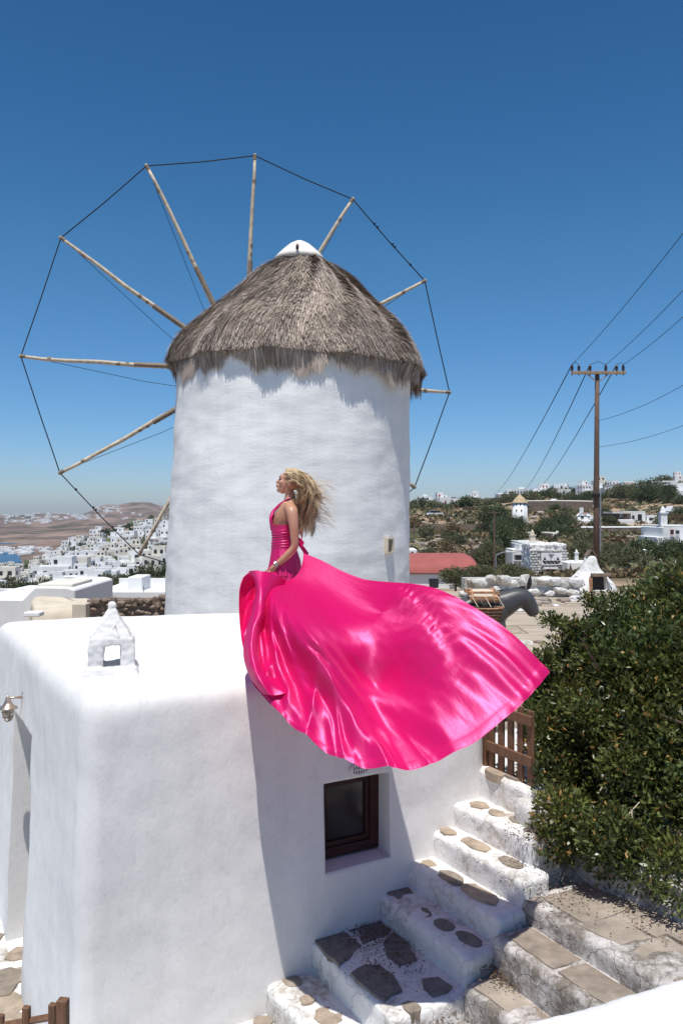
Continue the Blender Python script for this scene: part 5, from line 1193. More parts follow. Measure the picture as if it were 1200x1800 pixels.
# the end of the vault is rounded off like a loaf
for i in range(n_+1):
    t = math.pi*i/n_
    for j in (1, 2, 3): q = j/3*math.pi/2; vv.append((L1_+.55*math.sin(q)-.0, 3.2-3.4*math.cos(t)*math.cos(q*.35), z0+.92*math.sin(t)**.8*math.cos(q)))
ids = lambda i, j: 2*i+1 if j == 0 else m_+i*3+j-1
ff += [(ids(i, j), ids(i, j+1), ids(i+1, j+1), ids(i+1, j)) for i in range(n_) for j in range(3)]
b = MB(); b.add(vv, ff); b.build('barrel_roof', M['redroof'], rt, True)
bld('small flat white block behind the red barrel roof', 726, 982, 60, [(700, 733, 966, 3)], 'outbuilding', wins=[(722, 726, 970, 976, 'dark')])
bld('thin white chimney post beside the red barrel roof', 809, 980, 52, [(806, 811, 973, .2)], 'chimney_post', cat='chimney')
# cube house and the folly with triangular pigeon holes
rt, k = bld('low white cube house left of the stone folly', 925, 996, 78, [(900, 930, 969, 3.5), (917, 962, 956, 4.5, 1.2)], wins=[(903, 917, 975, 985, 'metalgrey')]); chim(rt, (948-925)*k, 3, (996-956)*k, .5, .9, 'beige')
fo = empty('stone_folly', P(963, 1022, 72)); tag(fo, 'whitewashed rough stone pigeon house with triangle openings above a dark red door', 'pigeon house'); k = 72/F
def fx(px, py): return (px-963)*k, (1022-py)*k
b = MB(); x0, _ = fx(931, 0); x1, _ = fx(996, 0); b.box(((x0+x1)/2, 1.8, 1.25), (x1-x0, 3.4, 4.2)); me = remesh(b.mesh('wall', M['paintrock']), .09, .16, 2.6, .05, 7, mats=[M['step']]); link('wall', me, fo)
rr = random.Random(4)
for i in range(12):
    for j in range(11):
        px, py = 934+i*5.4+(j % 2)*2.5, 968+j*4.7
        if (945 < px < 985 and 972 < py < 992) or (954 < px < 974 and py > 990): continue
        x, z = fx(px, py); o = link('stone', rr.choice(RW_), fo, (x, .02, z)); o.scale = (.155, .10, .12); o.rotation_euler = (0, rr.uniform(-.2, .2), rr.uniform(-.3, .3))
for i in range(13):
    x, z = fx(932+i*5.2, 962-rr.uniform(0, 3)); o = link('stone', rr.choice(RW_), fo, (x, .1+rr.uniform(0, .5), z)); o.scale = (.13, .12, rr.uniform(.15, .32)); o.rotation_euler = (rr.uniform(-.3, .3), rr.uniform(-.3, .3), 0)
b = MB(); xa, za = fx(951, 991.5); xb, zb = fx(985, 973); b.box(((xa+xb)/2, -.10, (za+zb)/2), (xb-xa+.1, .12, zb-za+.12)); b.build('panel', M['far'], fo)
b = MB()
def tri(cx_, y0, w, h, upw=True, m=0):
    x, z = fx(cx_, y0); ww = w*k/2; hh = h*k*(1 if upw else -1)
    b.add([(x-ww, -.165, z), (x+ww, -.165, z), (x, -.165, z+hh)]+[(x-ww, -.155, z), (x+ww, -.155, z), (x, -.155, z+hh)], [(0, 1, 2), (0, 3, 4, 1), (1, 4, 5, 2), (2, 5, 3, 0)], m)
for i in range(5): tri(954.5+i*6.6, 985.3, 6.3, 6, False)
for i in range(4): tri(957.6+i*6.6, 991.2, 5.2, 5.4, True)
tri(956, 984.2, 6, 6); tri(979, 984.2, 6, 6); b.build('pigeon_holes', M['dark'], fo); b = MB(); tri(967.5, 974, 11, 8.2, False); b.build('carved_triangle', M['metalgrey'], fo)
x0, z0 = fx(959, 1019); x1, z1 = fx(974, 1000); b = MB(); b.box(((x0+x1)/2, -.12, (z0+z1)/2), (x1-x0, .12, z1-z0)); dd = b.build('door', M['darkwood'], fo); b = MB(); b.box(((x0+x1)/2, -.16, z1+.08), (x1-x0+.5, .25, .16)); b.build('lintel', M['far'], fo)
b = MB(); b.box(((x0+x1)/2, -.5, (z0+z1)/2-.95), (x1-x0+.9, .8, .35)); b.build('door_step', M['paintrock'], fo)
rt, k = bld('low white wall building with a small round chimney right of the stone folly', 1018, 1016, 70, [(997, 1042, 988, 3)], 'outbuilding'); chim(rt, (1016-1018)*k, .6, (1016-988)*k, .28, .9)
# outdoor oven
ov = empty('outdoor_oven', P(1047, 1046, 29.5)); tag(ov, 'white bell shaped outdoor oven with a dark hearth opening in front of the utility pole', 'oven'); k = 29.5/F
sec = [(-.5, .98, .75), (.0, .94, .72), (.18, .90, .70), (.42, .80, .62), (.62, .62, .50), (.85, .40, .36), (1.1, .28, .27), (1.32, .22, .22), (1.42, .18, .18)]
vv = []; N_ = 24
for z, rx, ry in sec:
    for i in range(N_):
        t = 2*math.pi*i/N_; c_, s_ = math.cos(t), math.sin(t); e_ = .62; vv.append((np.sign(c_)*abs(c_)**e_*rx, .7+np.sign(s_)*abs(s_)**e_*ry, z))
b = MB(); b.add(vv, [(i*N_+j, i*N_+(j+1) % N_, (i+1)*N_+(j+1) % N_, (i+1)*N_+j) for i in range(len(sec)-1) for j in range(N_)]+[tuple(range(N_))[::-1], tuple((len(sec)-1)*N_+j for j in range(N_))])
me = b.mesh('oven_body', M['wall']); tmp = bpy.data.objects.new('temp', me); COL.objects.link(tmp); c1 = MB(); c1.box((.18, .2, .40), (.66, 1.0, .56)); c2_ = MB(); c2_.box((-.62, .2, .42), (.16, .9, .44)); cs = [cutter(c1), cutter(c2_)]
for c in cs: m = tmp.modifiers.new('b', 'BOOLEAN'); m.operation = 'DIFFERENCE'; m.object = c; m.solver = 'EXACT'
dg = bpy.context.evaluated_depsgraph_get(); dg.update(); me = bpy.data.meshes.new_from_object(tmp.evaluated_get(dg), depsgraph=dg)
for o in cs+[tmp]: bpy.data.objects.remove(o)
link('oven_body', remesh(me, .03, .04, 2, .012, 8, mats=[M['wall']]), ov)
b = MB(); b.box((.18, .02, .74), (.74, .14, .13)); b.build('stone_lintel', M['drystone'], ov, bevel=.02)
b = MB(); b.box((-.19, .03, .35), (.10, .10, .60)); b.build('hearth_post', M['saddle'], ov)
b = MB(); b.box((.18, .66, .40), (.66, .03, .56)); b.build('dark_hearth_back', M['dark'], ov)  # near-black panel closing the back of the hearth opening
b = MB()
for s in (-1, 1): b.add([(s*.20, .5, 1.40), (s*.20, .9, 1.40), (s*.17, .9, 1.40), (s*.17, .5, 1.40), (s*.035, .5, 1.66), (s*.035, .9, 1.66), (0, .9, 1.63), (0, .5, 1.63)], [(0, 1, 5, 4), (3, 2, 6, 7), (0, 4, 7, 3), (1, 2, 6, 5)])
b.build('tile_cap', M['drystone'], ov)
# chapels, pergola house and the others
rt, k = bld('small white gabled chapel on the terrace wall below the hilltop', 978, 893, None, [(967, 989, 886, 5)], 'chapel', wins=[(975, 979, 886, 893, 'brownpaint')], cat='chapel'); gable(rt, (966-978)*k, (989-978)*k, 0, 5, (893-886)*k, (893-877)*k, 'far', 'far')
rt, k = bld('tiny white gabled shed right of the small chapel', 1000, 893, None, [(993, 1009, 889, 4)], 'shed', wins=[(1001, 1005, 886, 892, 'metalgrey')], cat='shed'); gable(rt, -7*k, 5*k, 0, 4, 4*k, 12*k, 'far', 'far')
rt, k = bld('white chapel with red roof and belfry left of the utility pole', 1028, 921, None, [(1014, 1044, 908, 6), (1011, 1048, 914, 3, -1.5)], 'chapel', wins=[(1020, 1025, 907, 912, 'dark', -.05), (1033, 1035, 907, 911, 'dark', -.05)], cat='chapel'); gable(rt, -15*k, 4*k, 0, 1.2, 13*k, 21*k, 'far', 'far'); gable(rt, -2*k, 16*k, .8, 6, 13*k, 20*k, 'far', 'redroof', True)
b = MB(); b.box((-6*k, .4, 22*k), (.7, .5, 1.4)); b.box((-6*k, .4, 26.5*k), (.3, .3, .6)); b.build('belfry', M['far'], rt)
rt, k = bld('long white house with a shaded pergola terrace right of the utility pole', 1100, 921, None, [(1106, 1134, 900, 6), (1072, 1108, 903, .6, 6), (1080, 1108, 913, .6, -1.8), (1136, 1154, 907, 4), (1128, 1153, 917, 3, -2.5)], wins=[(1110, 1114, 906, 914, 'dark'), (1120, 1127, 904, 916, 'dark'), (1140, 1146, 910, 915, 'dark')])
b = MB(); b.box((-10*k, 1.6, 20*k), (36*k, 5.5, .35)); b.build('pergola_roof', M['farcream'], rt); b = MB(); b.box((-10*k, 5.6, 14*k), (34*k, .3, 11*k)); b.build('back_wall_painted_shade', M['dark'], rt)  # back wall near black: the shade under the pergola is put into its colour
for x in (-27, -16, -5): b = MB(); b.box((x*k, -.8, 11*k), (.3, .3, 18*k)); b.build('pergola_post', M['brownpaint'], rt)
rt, k = bld('two storey white house with dark red shutters at the right edge', 1180, 966, None, [(1164, 1240, 926, 7), (1153, 1167, 944, 6), (1188, 1240, 951, 2.5, -2.5)], wins=[(1177, 1183, 931, 940, 'redpaint'), (1186, 1193, 932, 939, 'metalgrey'), (1158, 1162, 955, 964, 'dark'), (1165, 1169, 955, 964, 'brownpaint'), (1173, 1179, 956, 964, 'brownpaint'), (1193, 1200, 940, 948, 'redpaint', -2.5)]); chim(rt, (1171-1180)*k, 1.2, 40*k, .8, 1.8)
rt, k = bld('white house with a pointed chimney above the two storey house', 1190, 908, None, [(1188, 1240, 894, 6)], wins=[(1192, 1196, 898, 905, 'dark')]); gable(rt, -13*k, -2*k, 0, 3, 9*k, 18*k, 'far', 'far')
b = MB(); bx = solveD(1136, 992, 45); rt, k = bld('small white chimney turret among the bushes right of the oven', 1136, 994, None, [(1128, 1146, 986, 1.4)], 'chimney_turret', cat='chimney'); b = MB(); b.lathe((0, .7, 8*k), [(.55, 0), (.3, .3), (.2, .9), (.24, 1.0), (.05, 1.1)], 10); b.build('chimney_top', M['far'], rt)
rt, k = bld('white villa of three stacked storeys alone on the left of the right skyline', 748, 888, 250, [(732, 764, 880, 7), (738, 760, 873, 6, 1), (744, 752, 869, 3, 2)], wins=[(736, 741, 882, 885, 'dark'), (744, 750, 881, 885, 'dark'), (742, 745, 875, 878, 'dark', 1), (750, 753, 875, 878, 'dark', 1), (756, 760, 882, 885, 'dark')])
rt, k = bld('long low white house on the skyline left of the distant windmill', 802, 886, 252, [(786, 812, 877, 6), (812, 832, 879, 5)], wins=[(788, 796, 879, 881, 'dark'), (814, 828, 879, 882, 'redpaint'), (800, 803, 880, 884, 'dark')])
rt, k = bld('wide white hotel with a row of windows on the skyline above the windmill', 912, 874, 254, [(896, 929, 860, 8), (876, 900, 867, 6)], wins=[(899+5*i, 901+5*i, 863, 866, 'dark') for i in range(6)]+[(901, 903, 868, 871, 'dark')])
bld('low white skyline house between the hotel and the dark round tree', 952, 874, 254, [(938, 968, 865, 6), (926, 942, 868, 5)], wins=[(944, 947, 867, 871, 'dark'), (955, 959, 868, 871, 'dark')])
bld('white skyline house right of the dark round tree', 1004, 872, 254, [(990, 1016, 862, 6), (1008, 1026, 865, 5)], wins=[(1000, 1005, 865, 869, 'redpaint'), (1012, 1016, 866, 870, 'dark'), (1020, 1022, 867, 870, 'dark')])
bld('low white skyline house just right of the utility pole', 1082, 866, 254, [(1066, 1092, 858, 6), (1090, 1104, 861, 5)], wins=[(1094, 1097, 862, 866, 'dark'), (1072, 1075, 860, 864, 'dark')])
bld('cream house with white wing on the right hilltop', 1125, 862, None, [(1108, 1132, 853, 6), (1112, 1146, 849, 7, 2)], wins=[(1118, 1121, 851, 854, 'dark', 2), (1126, 1130, 854, 858, 'dark'), (1137, 1140, 852, 856, 'dark', 2)], mat='farcream')
bld('white villa with long flat terrace roof at the top right of the hill', 1176, 862, None, [(1160, 1192, 846, 7), (1136, 1168, 852, 6, 2), (1182, 1230, 850, 6, -1)], wins=[(1163, 1176, 848, 855, 'dark'), (1145, 1150, 854, 858, 'dark', 2), (1186, 1190, 856, 862, 'dark', -1)])
bld('stacked grey white house at the right edge of the hilltop', 1192, 880, None, [(1178, 1230, 864, 6), (1186, 1230, 850, 5, 2)], wins=[(1182, 1187, 868, 874, 'dark'), (1190, 1194, 857, 862, 'dark', 2)])
# distant windmill
D = 150; k = D/F; q = P(913, 919, D); dm = empty('windmill', q); tag(dm, 'small distant white windmill with a pointed straw roof on the right hillside', 'windmill')
b = MB(); b.lathe((0, 0, -1), [(1.55, 0), (1.45, 1), (1.36, (919-884)*k+1)], 28); b.build('tower', M['far'], dm, True)
b = MB(); b.lathe((0, 0, 0), [(1.50, (919-884)*k), (1.46, (919-883)*k), (.9, (919-876)*k), (.06, (919-869)*k), (.01, (919-868)*k)], 28); b.build('straw_roof', M['straw'], dm)
for (x, y, w) in ((905, 897, 2.2), (913, 897, 2.2), (905, 886, 1.8), (911, 886, 1.8), (918, 886, 1.8)):
    xx = (x-913)*k; rr_ = 1.40; b = MB(); b.box((xx, -math.sqrt(max(.1, rr_*rr_-xx*xx)), (919-y)*k), (w*k, .12, w*k*1.2)); b.build('window', M['dark'], dm)
# distant car
D = solveD(764, 907, 60); ca = empty('parked_car', P(764, 908, D)); tag(ca, 'small white car parked on the left of the right hillside', 'car')
b = MB(); b.prism([(-2.0, -.85), (2.0, -.85), (2.0, .85), (-2.0, .85)], .35, .85, inset=.04); b.build('body', M['car'], ca, bevel=.05)
b = MB(); b.prism([(-1.3, -.75), (1.0, -.75), (1.0, .75), (-1.3, .75)], .85, 1.42, inset=.22); b.build('cabin', M['glass'], ca); b = MB(); b.box((-.15, 0, 1.44), (1.7, 1.1, .05)); b.build('roof', M['car'], ca)
for x in (-1.25, 1.25):
    for y in (-.8, .8): b = MB(); b.tube([(x, y-.1, .33), (x, y+.1, .33)], .33, 12); b.build('wheel', M['rope'], ca)

# ------------------------------------------------------------------ utility pole, wires, lamps
PD = 42.0; k = PD/F; up_ = empty('utility_pole', P(1047.5, 1010, PD)); tag(up_, 'tall brown wooden utility pole with a crossarm behind the outdoor oven', 'utility pole')
def up(px, py, dy=0.): return Vector(((px-1047.5)*k, dy, (1010-py)*k))
b = MB(); b.tube([up(1047.2, 1025), up(1047.3, 900), up(1048, 780), up(1048.8, 657)], [.165, .155, .135, .115], 12); b.build('pole', M['polewood'], up_, True)
b = MB(); b.box(up(1049.5, 656, -.16), (95*k, .13, .15)); b.build('crossarm', M['crosswood'], up_, bevel=.01)
for s in (-1, 1): b = MB(); b.tube([up(1048+s*3, 671, -.15), up(1048+s*18, 659, -.16)], .03, 6); b.build('brace', M['crosswood'], up_)
ins = {}
for i, px in enumerate((1003, 1015, 1034.5, 1062, 1081, 1092.5)):
    b = MB(); c = up(px, 652.5, -.16); b.lathe(c, [(.03, -.25), (.03, 0), (.09, .02), (.05, .05), (.10, .08), (.05, .12), (.10, .15), (.05, .19), (.09, .22), (.04, .26), (.035, .33)], 10); b.build('insulator', M['porcelain'], up_, True); ins[i] = c+Vector((0, 0, .31))
for a, b_, hgt in ((0, 1, .12), (2, 3, .15), (4, 5, .1)):
    b = MB(); b.tube([ins[a], ins[a].lerp(ins[b_], .5)+Vector((0, -.1, hgt)), ins[b_]], .014, 5); b.build('jumper_wire', M['rope'], up_)
b = MB(); b.tube([up(1046, 868, -.17), up(1046, 874, -.17)], .17, 12); b.build('cable_clamp', M['rope'], up_)
def wire(label, p0, p1, sag, r=.016, n_=24):
    pts = [p0.lerp(p1, t)+Vector((0, 0, -4*sag*t*(1-t))) for t in np.linspace(0, 1, n_)]; b = MB(); b.tube(pts, r, 5); o = b.build('power_line', M['rope']); tag(o, label, 'power line'); return o
ul = up_.location
wire('leftmost power line climbing from the crossarm to the upper right', ul+ins[0], P(1480, 35, 17), .35, .013)
wire('middle power line climbing from the crossarm to the right edge', ul+ins[3], P(1480, 190, 19), .35, .013)
wire('lowest of the three power lines climbing right from the crossarm', ul+ins[5], P(1480, 270, 20), .40, .013)
wire('leftmost power line falling from the crossarm to the hill', ul+ins[0], P(868, 868, 190), 1.2, .028)
wire('middle power line falling from the crossarm to the hill', ul+ins[2], P(912, 868, 195), 1.5, .028)
wire('right power line falling from the crossarm to the hill', ul+ins[4], P(934, 866, 200), 1.5, .028)
wire('upper thin cable from the middle of the pole to the right edge', ul+up(1050, 740, -.12), P(1330, 590, 30), .45, .012)
wire('lower thin cable from the middle of the pole to the right edge', ul+up(1050, 786, -.12), P(1330, 690, 30), .35, .010)
def street_lamp(label, px, py0, py1, D, arm, r=.06):
    q = P(px, py0, D); k = D/F; lm = empty('street_lamp', q); tag(lm, label, 'street lamp'); f_ = lambda x, y: Vector(((x-px)*k, 0, (py0-y)*k))
    b = MB(); b.tube([f_(px, py0+8), f_(px, py1)]+[f_(*a_) for a_ in arm], r, 7); b.build('post', M['metalgrey'], lm); b = MB(); e = f_(*arm[-1]); b.box((e.x+.3*np.sign(arm[-1][0]-px), 0, e.z), (.85, .22, .12)); b.build('lamp_head', M['farcream'], lm, bevel=.02); return lm
street_lamp('grey street lamp reaching right beside the utility pole', 1054.5, 960, 866, 60, [(1056, 859), (1062, 856), (1080, 852), (1098, 848)])
street_lamp('bent street lamp in front of the tall dark tree', 871, 1000, 980, 66, [(872, 976), (880, 972), (891, 970)])
for px, py0, py1, D, lab in ((868, 1005, 898, 68, 'thin dark pole with a small crossarm in front of the dark trees'), (827, 1012, 953, 62, 'short thin dark pole above the red barrel roof'), (1098, 992, 945, 90, 'thin brown pole on the rocky bank right of the oven')):
    k = D/F; tp_ = empty('wooden_pole', P(px, py0, D)); tag(tp_, lab, 'pole'); h = (py0-py1)*k; b = MB(); b.tube([(0, 0, -.5), (.02, 0, h)], [.11, .08], 7); b.build('pole', M['polewood'], tp_); b = MB(); b.box((0, 0, h-.15), (1.1, .09, .09)); b.build('crossarm', M['polewood'], tp_)
    for s in (-1, 1): b = MB(); b.tube([(s*.45, 0, h-.1), (s*.45, 0, h+.15)], .04, 6); b.build('insulator', M['porcelain'], tp_)

# ------------------------------------------------------------------ left: white buildings and the town
def block_px(label, poly, z1, z0, name, extra=None, mat='far', bev=.06):
    root = empty(name, (sum(p_[0] for p_ in poly)/len(poly), sum(p_[1] for p_ in poly)/len(poly), z0)); tag(root, label, 'building')
    b = MB(); b.prism([(p_[0]-root.location.x, p_[1]-root.location.y) for p_ in poly], 0, z1-z0); b.build('wall', M[mat], root, bevel=bev); return root
Dq = 27
rt = empty('white_building', P(60, 1120, Dq)); tag(rt, 'big plain white wall with a sloping parapet at the left, nearest of the rooftops', 'building'); k = Dq/F
f_ = lambda x, y: ((x-60)*k, (1120-y)*k)
outl = [(-60, 1140), (132, 1140), (132, 1037), (118, 1033), (62, 1032), (40, 1054), (-60, 1054)]
pts = [f_(*q) for q in outl]; b = MB(); n_ = len(pts); b.add([(x, 0, z) for x, z in pts]+[(x, 4.5, z) for x, z in pts], [tuple(range(n_)), tuple(range(n_, 2*n_))[::-1]]+[(i, n_+i, n_+(i+1) % n_, (i+1) % n_) for i in range(n_)]); b.build('wall', M['wall'], rt, bevel=.04)
b = MB(); b.box((f_(90, 0)[0], 1.5, f_(0, 1031)[1]), (1.2, 2.2, .10)); b.build('roof_slab', M['farcream'], rt, bevel=.02)
rt = empty('white_building', P(20, 1100, 30)); tag(rt, 'low white terrace with dark slot below the town at the left edge', 'building'); k = 30/F
b = MB(); b.box((-.3, 3, .5), (2.4, 5, 1.05)); b.build('wall', M['far'], rt, bevel=.05); b = MB(); b.box((.2, .45, (1100-1043)*k), (40*k, .2, .12)); b.box((-.4, .5, (1100-1041)*k-.12), (60*k, .3, .4)); b.build('ledge', M['far'], rt); b = MB(); b.box((.1, .33, (1100-1045)*k), (.9, .05, .09)); b.build('slot', M['dark'], rt)
rt = empty('white_building', P(215, 1090, 33)); tag(rt, 'flat white roof terrace between the big white wall and the windmill', 'building'); k = 33/F
b = MB(); b.box((.0, 3.2, (1090-1048)*k/2), (150*k, 6, (1090-1048)*k)); b.build('wall', M['far'], rt, bevel=.05)
b = MB(); b.box((0, .15, (1090-1046)*k), (150*k, .25, .22)); b.box((0, 6.0, (1090-1044)*k), (150*k, .25, .3)); b.build('parapet', M['far'], rt)
b = MB(); b.box(((213-215)*k, 3, (1090-1038)*k), (27*k, 1.6, .75)); b.build('rooftop_box', M['far'], rt, bevel=.03); b = MB(); b.box(((157-215)*k, 2, (1090-1041)*k), (12*k, .5, .45)); b.build('rooftop_unit', M['metalgrey'], rt, bevel=.02)
for x in (138, 252): b = MB(); b.tube([((x-215)*k, .1, (1090-1049)*k), ((x-215)*k, .1, (1090-1030)*k)], .02, 5); b.build('mast', M['metalgrey'], rt)
# town houses
def town_proto(seed, trim, far=False):
    r_ = random.Random(seed); b = MB(); w, d, h = r_.uniform(6, 10), r_.uniform(6, 9), r_.choice([3.1, 3.4, 6.2])
    bl = [(0, 0, w, d, h)]
    if r_.random() < .75: bl.append((r_.uniform(-.3, .3)*w, r_.uniform(0, .4)*d, w*.55, d*.6, h+r_.uniform(2.6, 3)))
    if r_.random() < .7: bl.append((r_.choice([-1, 1])*w*.62, -.1*d, w*.5, d*.7, r_.choice([2.8, 3.1])))
    for x, y, ww, dd, hh in bl:
        b.box((x, y, hh/2-2), (ww, dd, hh+4)); 
        for (cx_, cy_, sx, sy) in ((0, -dd/2+.12, ww-.02, .2), (0, dd/2-.12, ww-.02, .2), (-ww/2+.12, 0, .2, dd-.5), (ww/2-.12, 0, .2, dd-.5)): b.box((x+cx_, y+cy_, hh+.18), (sx, sy, .36))
        for fl_ in range(int(hh/2.9)):
            for sx_ in np.arange(-ww/2+1.2, ww/2-.8, r_.uniform(1.9, 2.8)):
                if r_.random() < .8:
                    dr_ = fl_ == 0 and r_.random() < .4; wh = 2.1 if dr_ else 1.15
                    b.box((x+sx_, y-dd/2-.01, fl_*3+(1.05 if dr_ else 1.7)), (.95, .12, wh), 0, trim if r_.random() < .6 else 1)
            for sy_ in np.arange(-dd/2+1.4, dd/2-1, 2.6):
                for s_ in (-1, 1):
                    if r_.random() < .7: b.box((x+s_*(ww/2+.01), y+sy_, fl_*3+1.7), (.12, .95, 1.15), 0, trim if r_.random() < .5 else 1)
    if r_.random() < .4: b.box((0, -d/2-.9, 2.7), (w*.5, 1.8, .2), 0, 0); b.box((w*.23, -d/2-1.7, 1.3), (.25, .25, 2.7), 0, 0); b.box((-w*.23, -d/2-1.7, 1.3), (.25, .25, 2.7), 0, 0)
    return b.mesh('town_house', [M['far'] if r_.random() < .8 else M['farcream'], M['dark'], M['blue'], M['redpaint'], M['brownpaint']])
TP = {t: [town_proto(i*7+t, t) for i in range(5)] for t in (1, 2, 3, 4)}
TN = {1: 'dark', 2: 'blue', 3: 'red', 4: 'brown'}
r = random.Random(31); placed = []
def townhouse(px, D, trim, label, group, sc=1.0, yaw=None, mesh=None, z=None):
    X = (px-600)/F*D; o = link('town_house', mesh or r.choice(TP[trim]), None, (X, D, ground(X, D) if z is None else z)); o.scale = (sc, sc, sc*r.uniform(.85, 1.05)); o.rotation_euler.z = r.uniform(-.5, .5) if yaw is None else yaw
    tag(o, label, 'house', group); return o
def dens(px, D):
    # where the photograph shows the town: a ridge rising to the right, the harbour front at the left
    py = 900-F*terrain(px, D)/D
    if D < 620:
        top = np.interp(px, [0, 60, 110, 150, 200, 250, 300], [990, 975, 962, 948, 944, 932, 924])
        if py < top-2: return 0
        if px > 200 and 985 < py < 1004 and D < 330: return .1
        if px > 235 and 950 < py < 985: return .12
        return .9
    return 0
n_t = 0; tries = 0
while n_t < 215 and tries < 20000:
    tries += 1; px = r.uniform(-25, 330); D = math.exp(r.uniform(math.log(165), math.log(600)))
    if r.random() > dens(px, D): continue
    py_ = 900-F*terrain(px, D)/D
    if px < 62 and py_ < 1006: continue
    if noise.noise(Vector((px*.035, py_*.07, 8))) < -.22: continue
    X = (px-600)/F*D; 
    if any(abs(X-a)+abs(D-b_) < 7.6+D*.005 for a, b_ in placed): continue
    placed.append((X, D)); t = r.choice([1, 1, 1, 2, 4, 1, 3]) if D < 350 else 1
    zone = 'lower' if D < 280 else 'upper'
    townhouse(px, D, t, f'white {zone} town house with {TN[t]} openings', f'{TN[t]} trimmed houses on the {zone} town slope', sc=.72 if D < 350 else .85)
    n_t += 1
for k_ in range(13):
    px = r.uniform(735, 1200); D = r.uniform(238, 262)
    o = townhouse(px, D, r.choice([1, 4, 1, 3]), 'small white house on the right hill', 'small houses scattered on the right hill', r.uniform(.38, .6)); o.location.z += .6
townhouse(137, 290, 2, 'white house with bright blue shutters and doors behind the big white wall', None, 1.25, .05, TP[2][1]); townhouse(152, 305, 2, 'second white house with blue doors right of the blue shuttered one', None, 1.1, -.1, TP[2][3])
townhouse(232, 235, 4, 'cream white house with arched dark openings below the brown slope, near the mill', None, 1.3, .1, TP[4][2]); townhouse(95, 270, 1, 'white house with two dark windows in the front row of the town', None, 1.3, 0, TP[1][2]); townhouse(12, 190, 1, 'white block house at the left edge above the terrace roof', None, 1.0, .1, TP[1][4])
# hamlets on the far hills
far_m = []
for i in range(3):
    b = MB(); rr = random.Random(i+60)
    b.box((0, 0, 1), (rr.uniform(8, 14), 9, 5)); b.box((rr.uniform(-5, 5), -2, .5), (7, 6, 4)); b.box((2, -4.55, 1.4), (1.4, .1, 1.6), 0, 1); b.box((-2, -4.55, 1.4), (1.4, .1, 1.6), 0, 1); far_m.append(b.mesh('far_house', [M['far'], M['dark']]))
spots = [(8, 88, 903, 921, 62, 'far left hamlet'), (85, 150, 905, 914, 16, 'middle hamlet'), (168, 216, 893, 903, 26, 'hilltop hamlet'), (128, 190, 905, 912, 22, 'saddle hamlet'), (210, 285, 903, 930, 20, 'millside hamlet'), (0, 110, 962, 976, 46, 'harbour shore')]
for x0, x1, y0, y1, n_, lab in spots:
    for i in range(n_):
        px = r.uniform(x0, x1); py = r.uniform(y0, y1); D = solveD(px, py, 660)
        if D > 2700: D = r.uniform(2350, 2580)
        q = P(px, 0, D); o = link('far_house', r.choice(far_m), None, ((px-600)/F*D, D, terrain(px, D))); o.rotation_euler.z = r.uniform(-.6, .6); s = r.uniform(.55, 1.15)*(.7 if 'shore' in lab else 1); o.scale = (s, s, s*.9)
        tag(o, f'tiny white house of the {lab}', 'house', f'houses of the {lab}')
# trees in the town
for k_ in range(170):
    px = r.uniform(-20, 320); D = math.exp(r.uniform(math.log(120), math.log(600))); py = 900-F*terrain(px, D)/D
    if py < np.interp(px, [0, 60, 110, 150, 200, 250, 300], [985, 972, 958, 948, 944, 932, 924]): continue
    w = r.uniform(2.5, 6.5)*F/D; plant(px, py+1, D, w, w*r.uniform(.5, .9), r.choice(['dark', 'dark', 'olive']), 'dark tree among the left town houses', 'trees in the left town', 'tree', 'tree')
for px, py, w, h, lab in ((285, 975, 40, 22, 'brown green wooded knoll beside the mill'), (255, 982, 30, 14, 'dark bushy knoll left of the mill'), (195, 985, 26, 14, 'dark trees around the houses below the brown slope'), (5, 1040, 40, 28, 'dark reddish tree in front of the left block house'), (32, 1015, 34, 24, 'dark tree left of the front row houses'), (55, 1018, 34, 26, 'brownish tree between the front row houses'), (120, 990, 26, 22, 'dark green tree in the middle of the town')):
    plant(px, py, None, w, h, 'dark', lab, None, 'tree', 'tree', True)
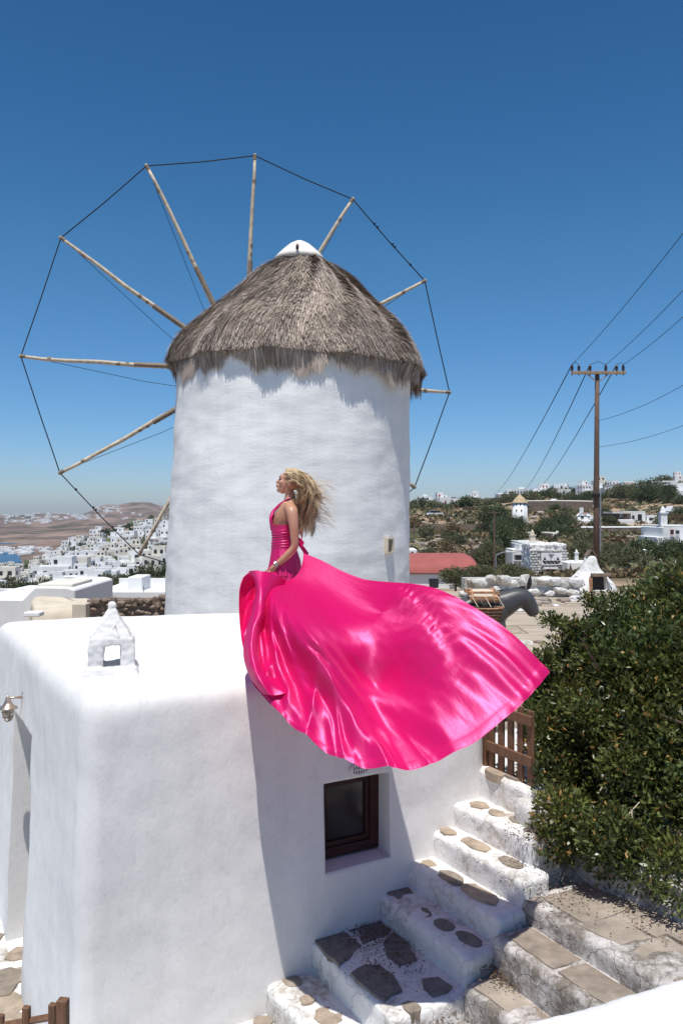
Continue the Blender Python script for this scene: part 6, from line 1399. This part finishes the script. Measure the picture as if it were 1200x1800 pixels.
plant(164, 1041, 170, 8, 20, 'dark', 'slim dark cypress beside the blue shuttered house', None, 'cypress_tree', 'tree', True)

# ------------------------------------------------------------------ haze
hm_, nt, b_ = new_mat('haze'); nt.nodes.remove(b_); pv = nt.nodes.new('ShaderNodeVolumePrincipled'); pv.inputs['Color'].default_value = (.72, .86, 1.0, 1); pv.inputs['Density'].default_value = .00011; pv.inputs['Anisotropy'].default_value = .2
nt.links.new(pv.outputs[0], nt.nodes['Material Output'].inputs['Volume'])
b = MB(); b.box((0, 1750, -14), (11600, 3760, 96)); o = b.build('haze', hm_); tag(o, 'thin bluish sea haze over the bay and the far hills', 'haze', kind='stuff')

# ------------------------------------------------------------------ labels that tell repeats apart by their place
ORD = ['first', 'second', 'third', 'fourth', 'fifth', 'sixth', 'seventh', 'eighth', 'ninth', 'tenth', 'eleventh', 'twelfth', 'thirteenth', 'fourteenth', 'fifteenth', 'sixteenth', 'seventeenth', 'eighteenth', 'nineteenth', 'twentieth']
def ordw(i): return ORD[i] if i < 20 else (['twenty', 'thirty', 'forty', 'fifty'][i//10-2+0]+'-'+ORD[i % 10]) if i < 60 else str(i+1)+'th'
bpy.context.view_layer.update()
bylab = {}
for o in COL.objects:
    if o.parent is None and 'group' in o and 'label' in o: bylab.setdefault(o['label'], []).append(o)
for lab, os_ in bylab.items():
    if len(os_) < 2: continue
    pos = lambda o: (600+F*o.location.x/o.location.y, 900-F*o.location.z/o.location.y)
    nb = max(1, int(round(math.sqrt(len(os_)/3)))); os_.sort(key=lambda o: pos(o)[1])
    chunks = [os_[i*len(os_)//nb:(i+1)*len(os_)//nb] for i in range(nb)]
    short = ' '.join(lab.split()[:8])
    for bi, ch_ in enumerate(chunks):
        ch_.sort(key=lambda o: pos(o)[0])
        for i, o in enumerate(ch_):
            rowt = '' if nb == 1 else ' in '+('topmost' if bi == 0 else 'lowest' if bi == nb-1 else ordw(bi)+' highest')+' row'
            w_l = lab.split(); keep = 16-len((ordw(i)+' from left'+rowt).split())
            o['label'] = ' '.join(w_l[:keep]).rstrip(',')+', '+ordw(i)+' from left'+rowt
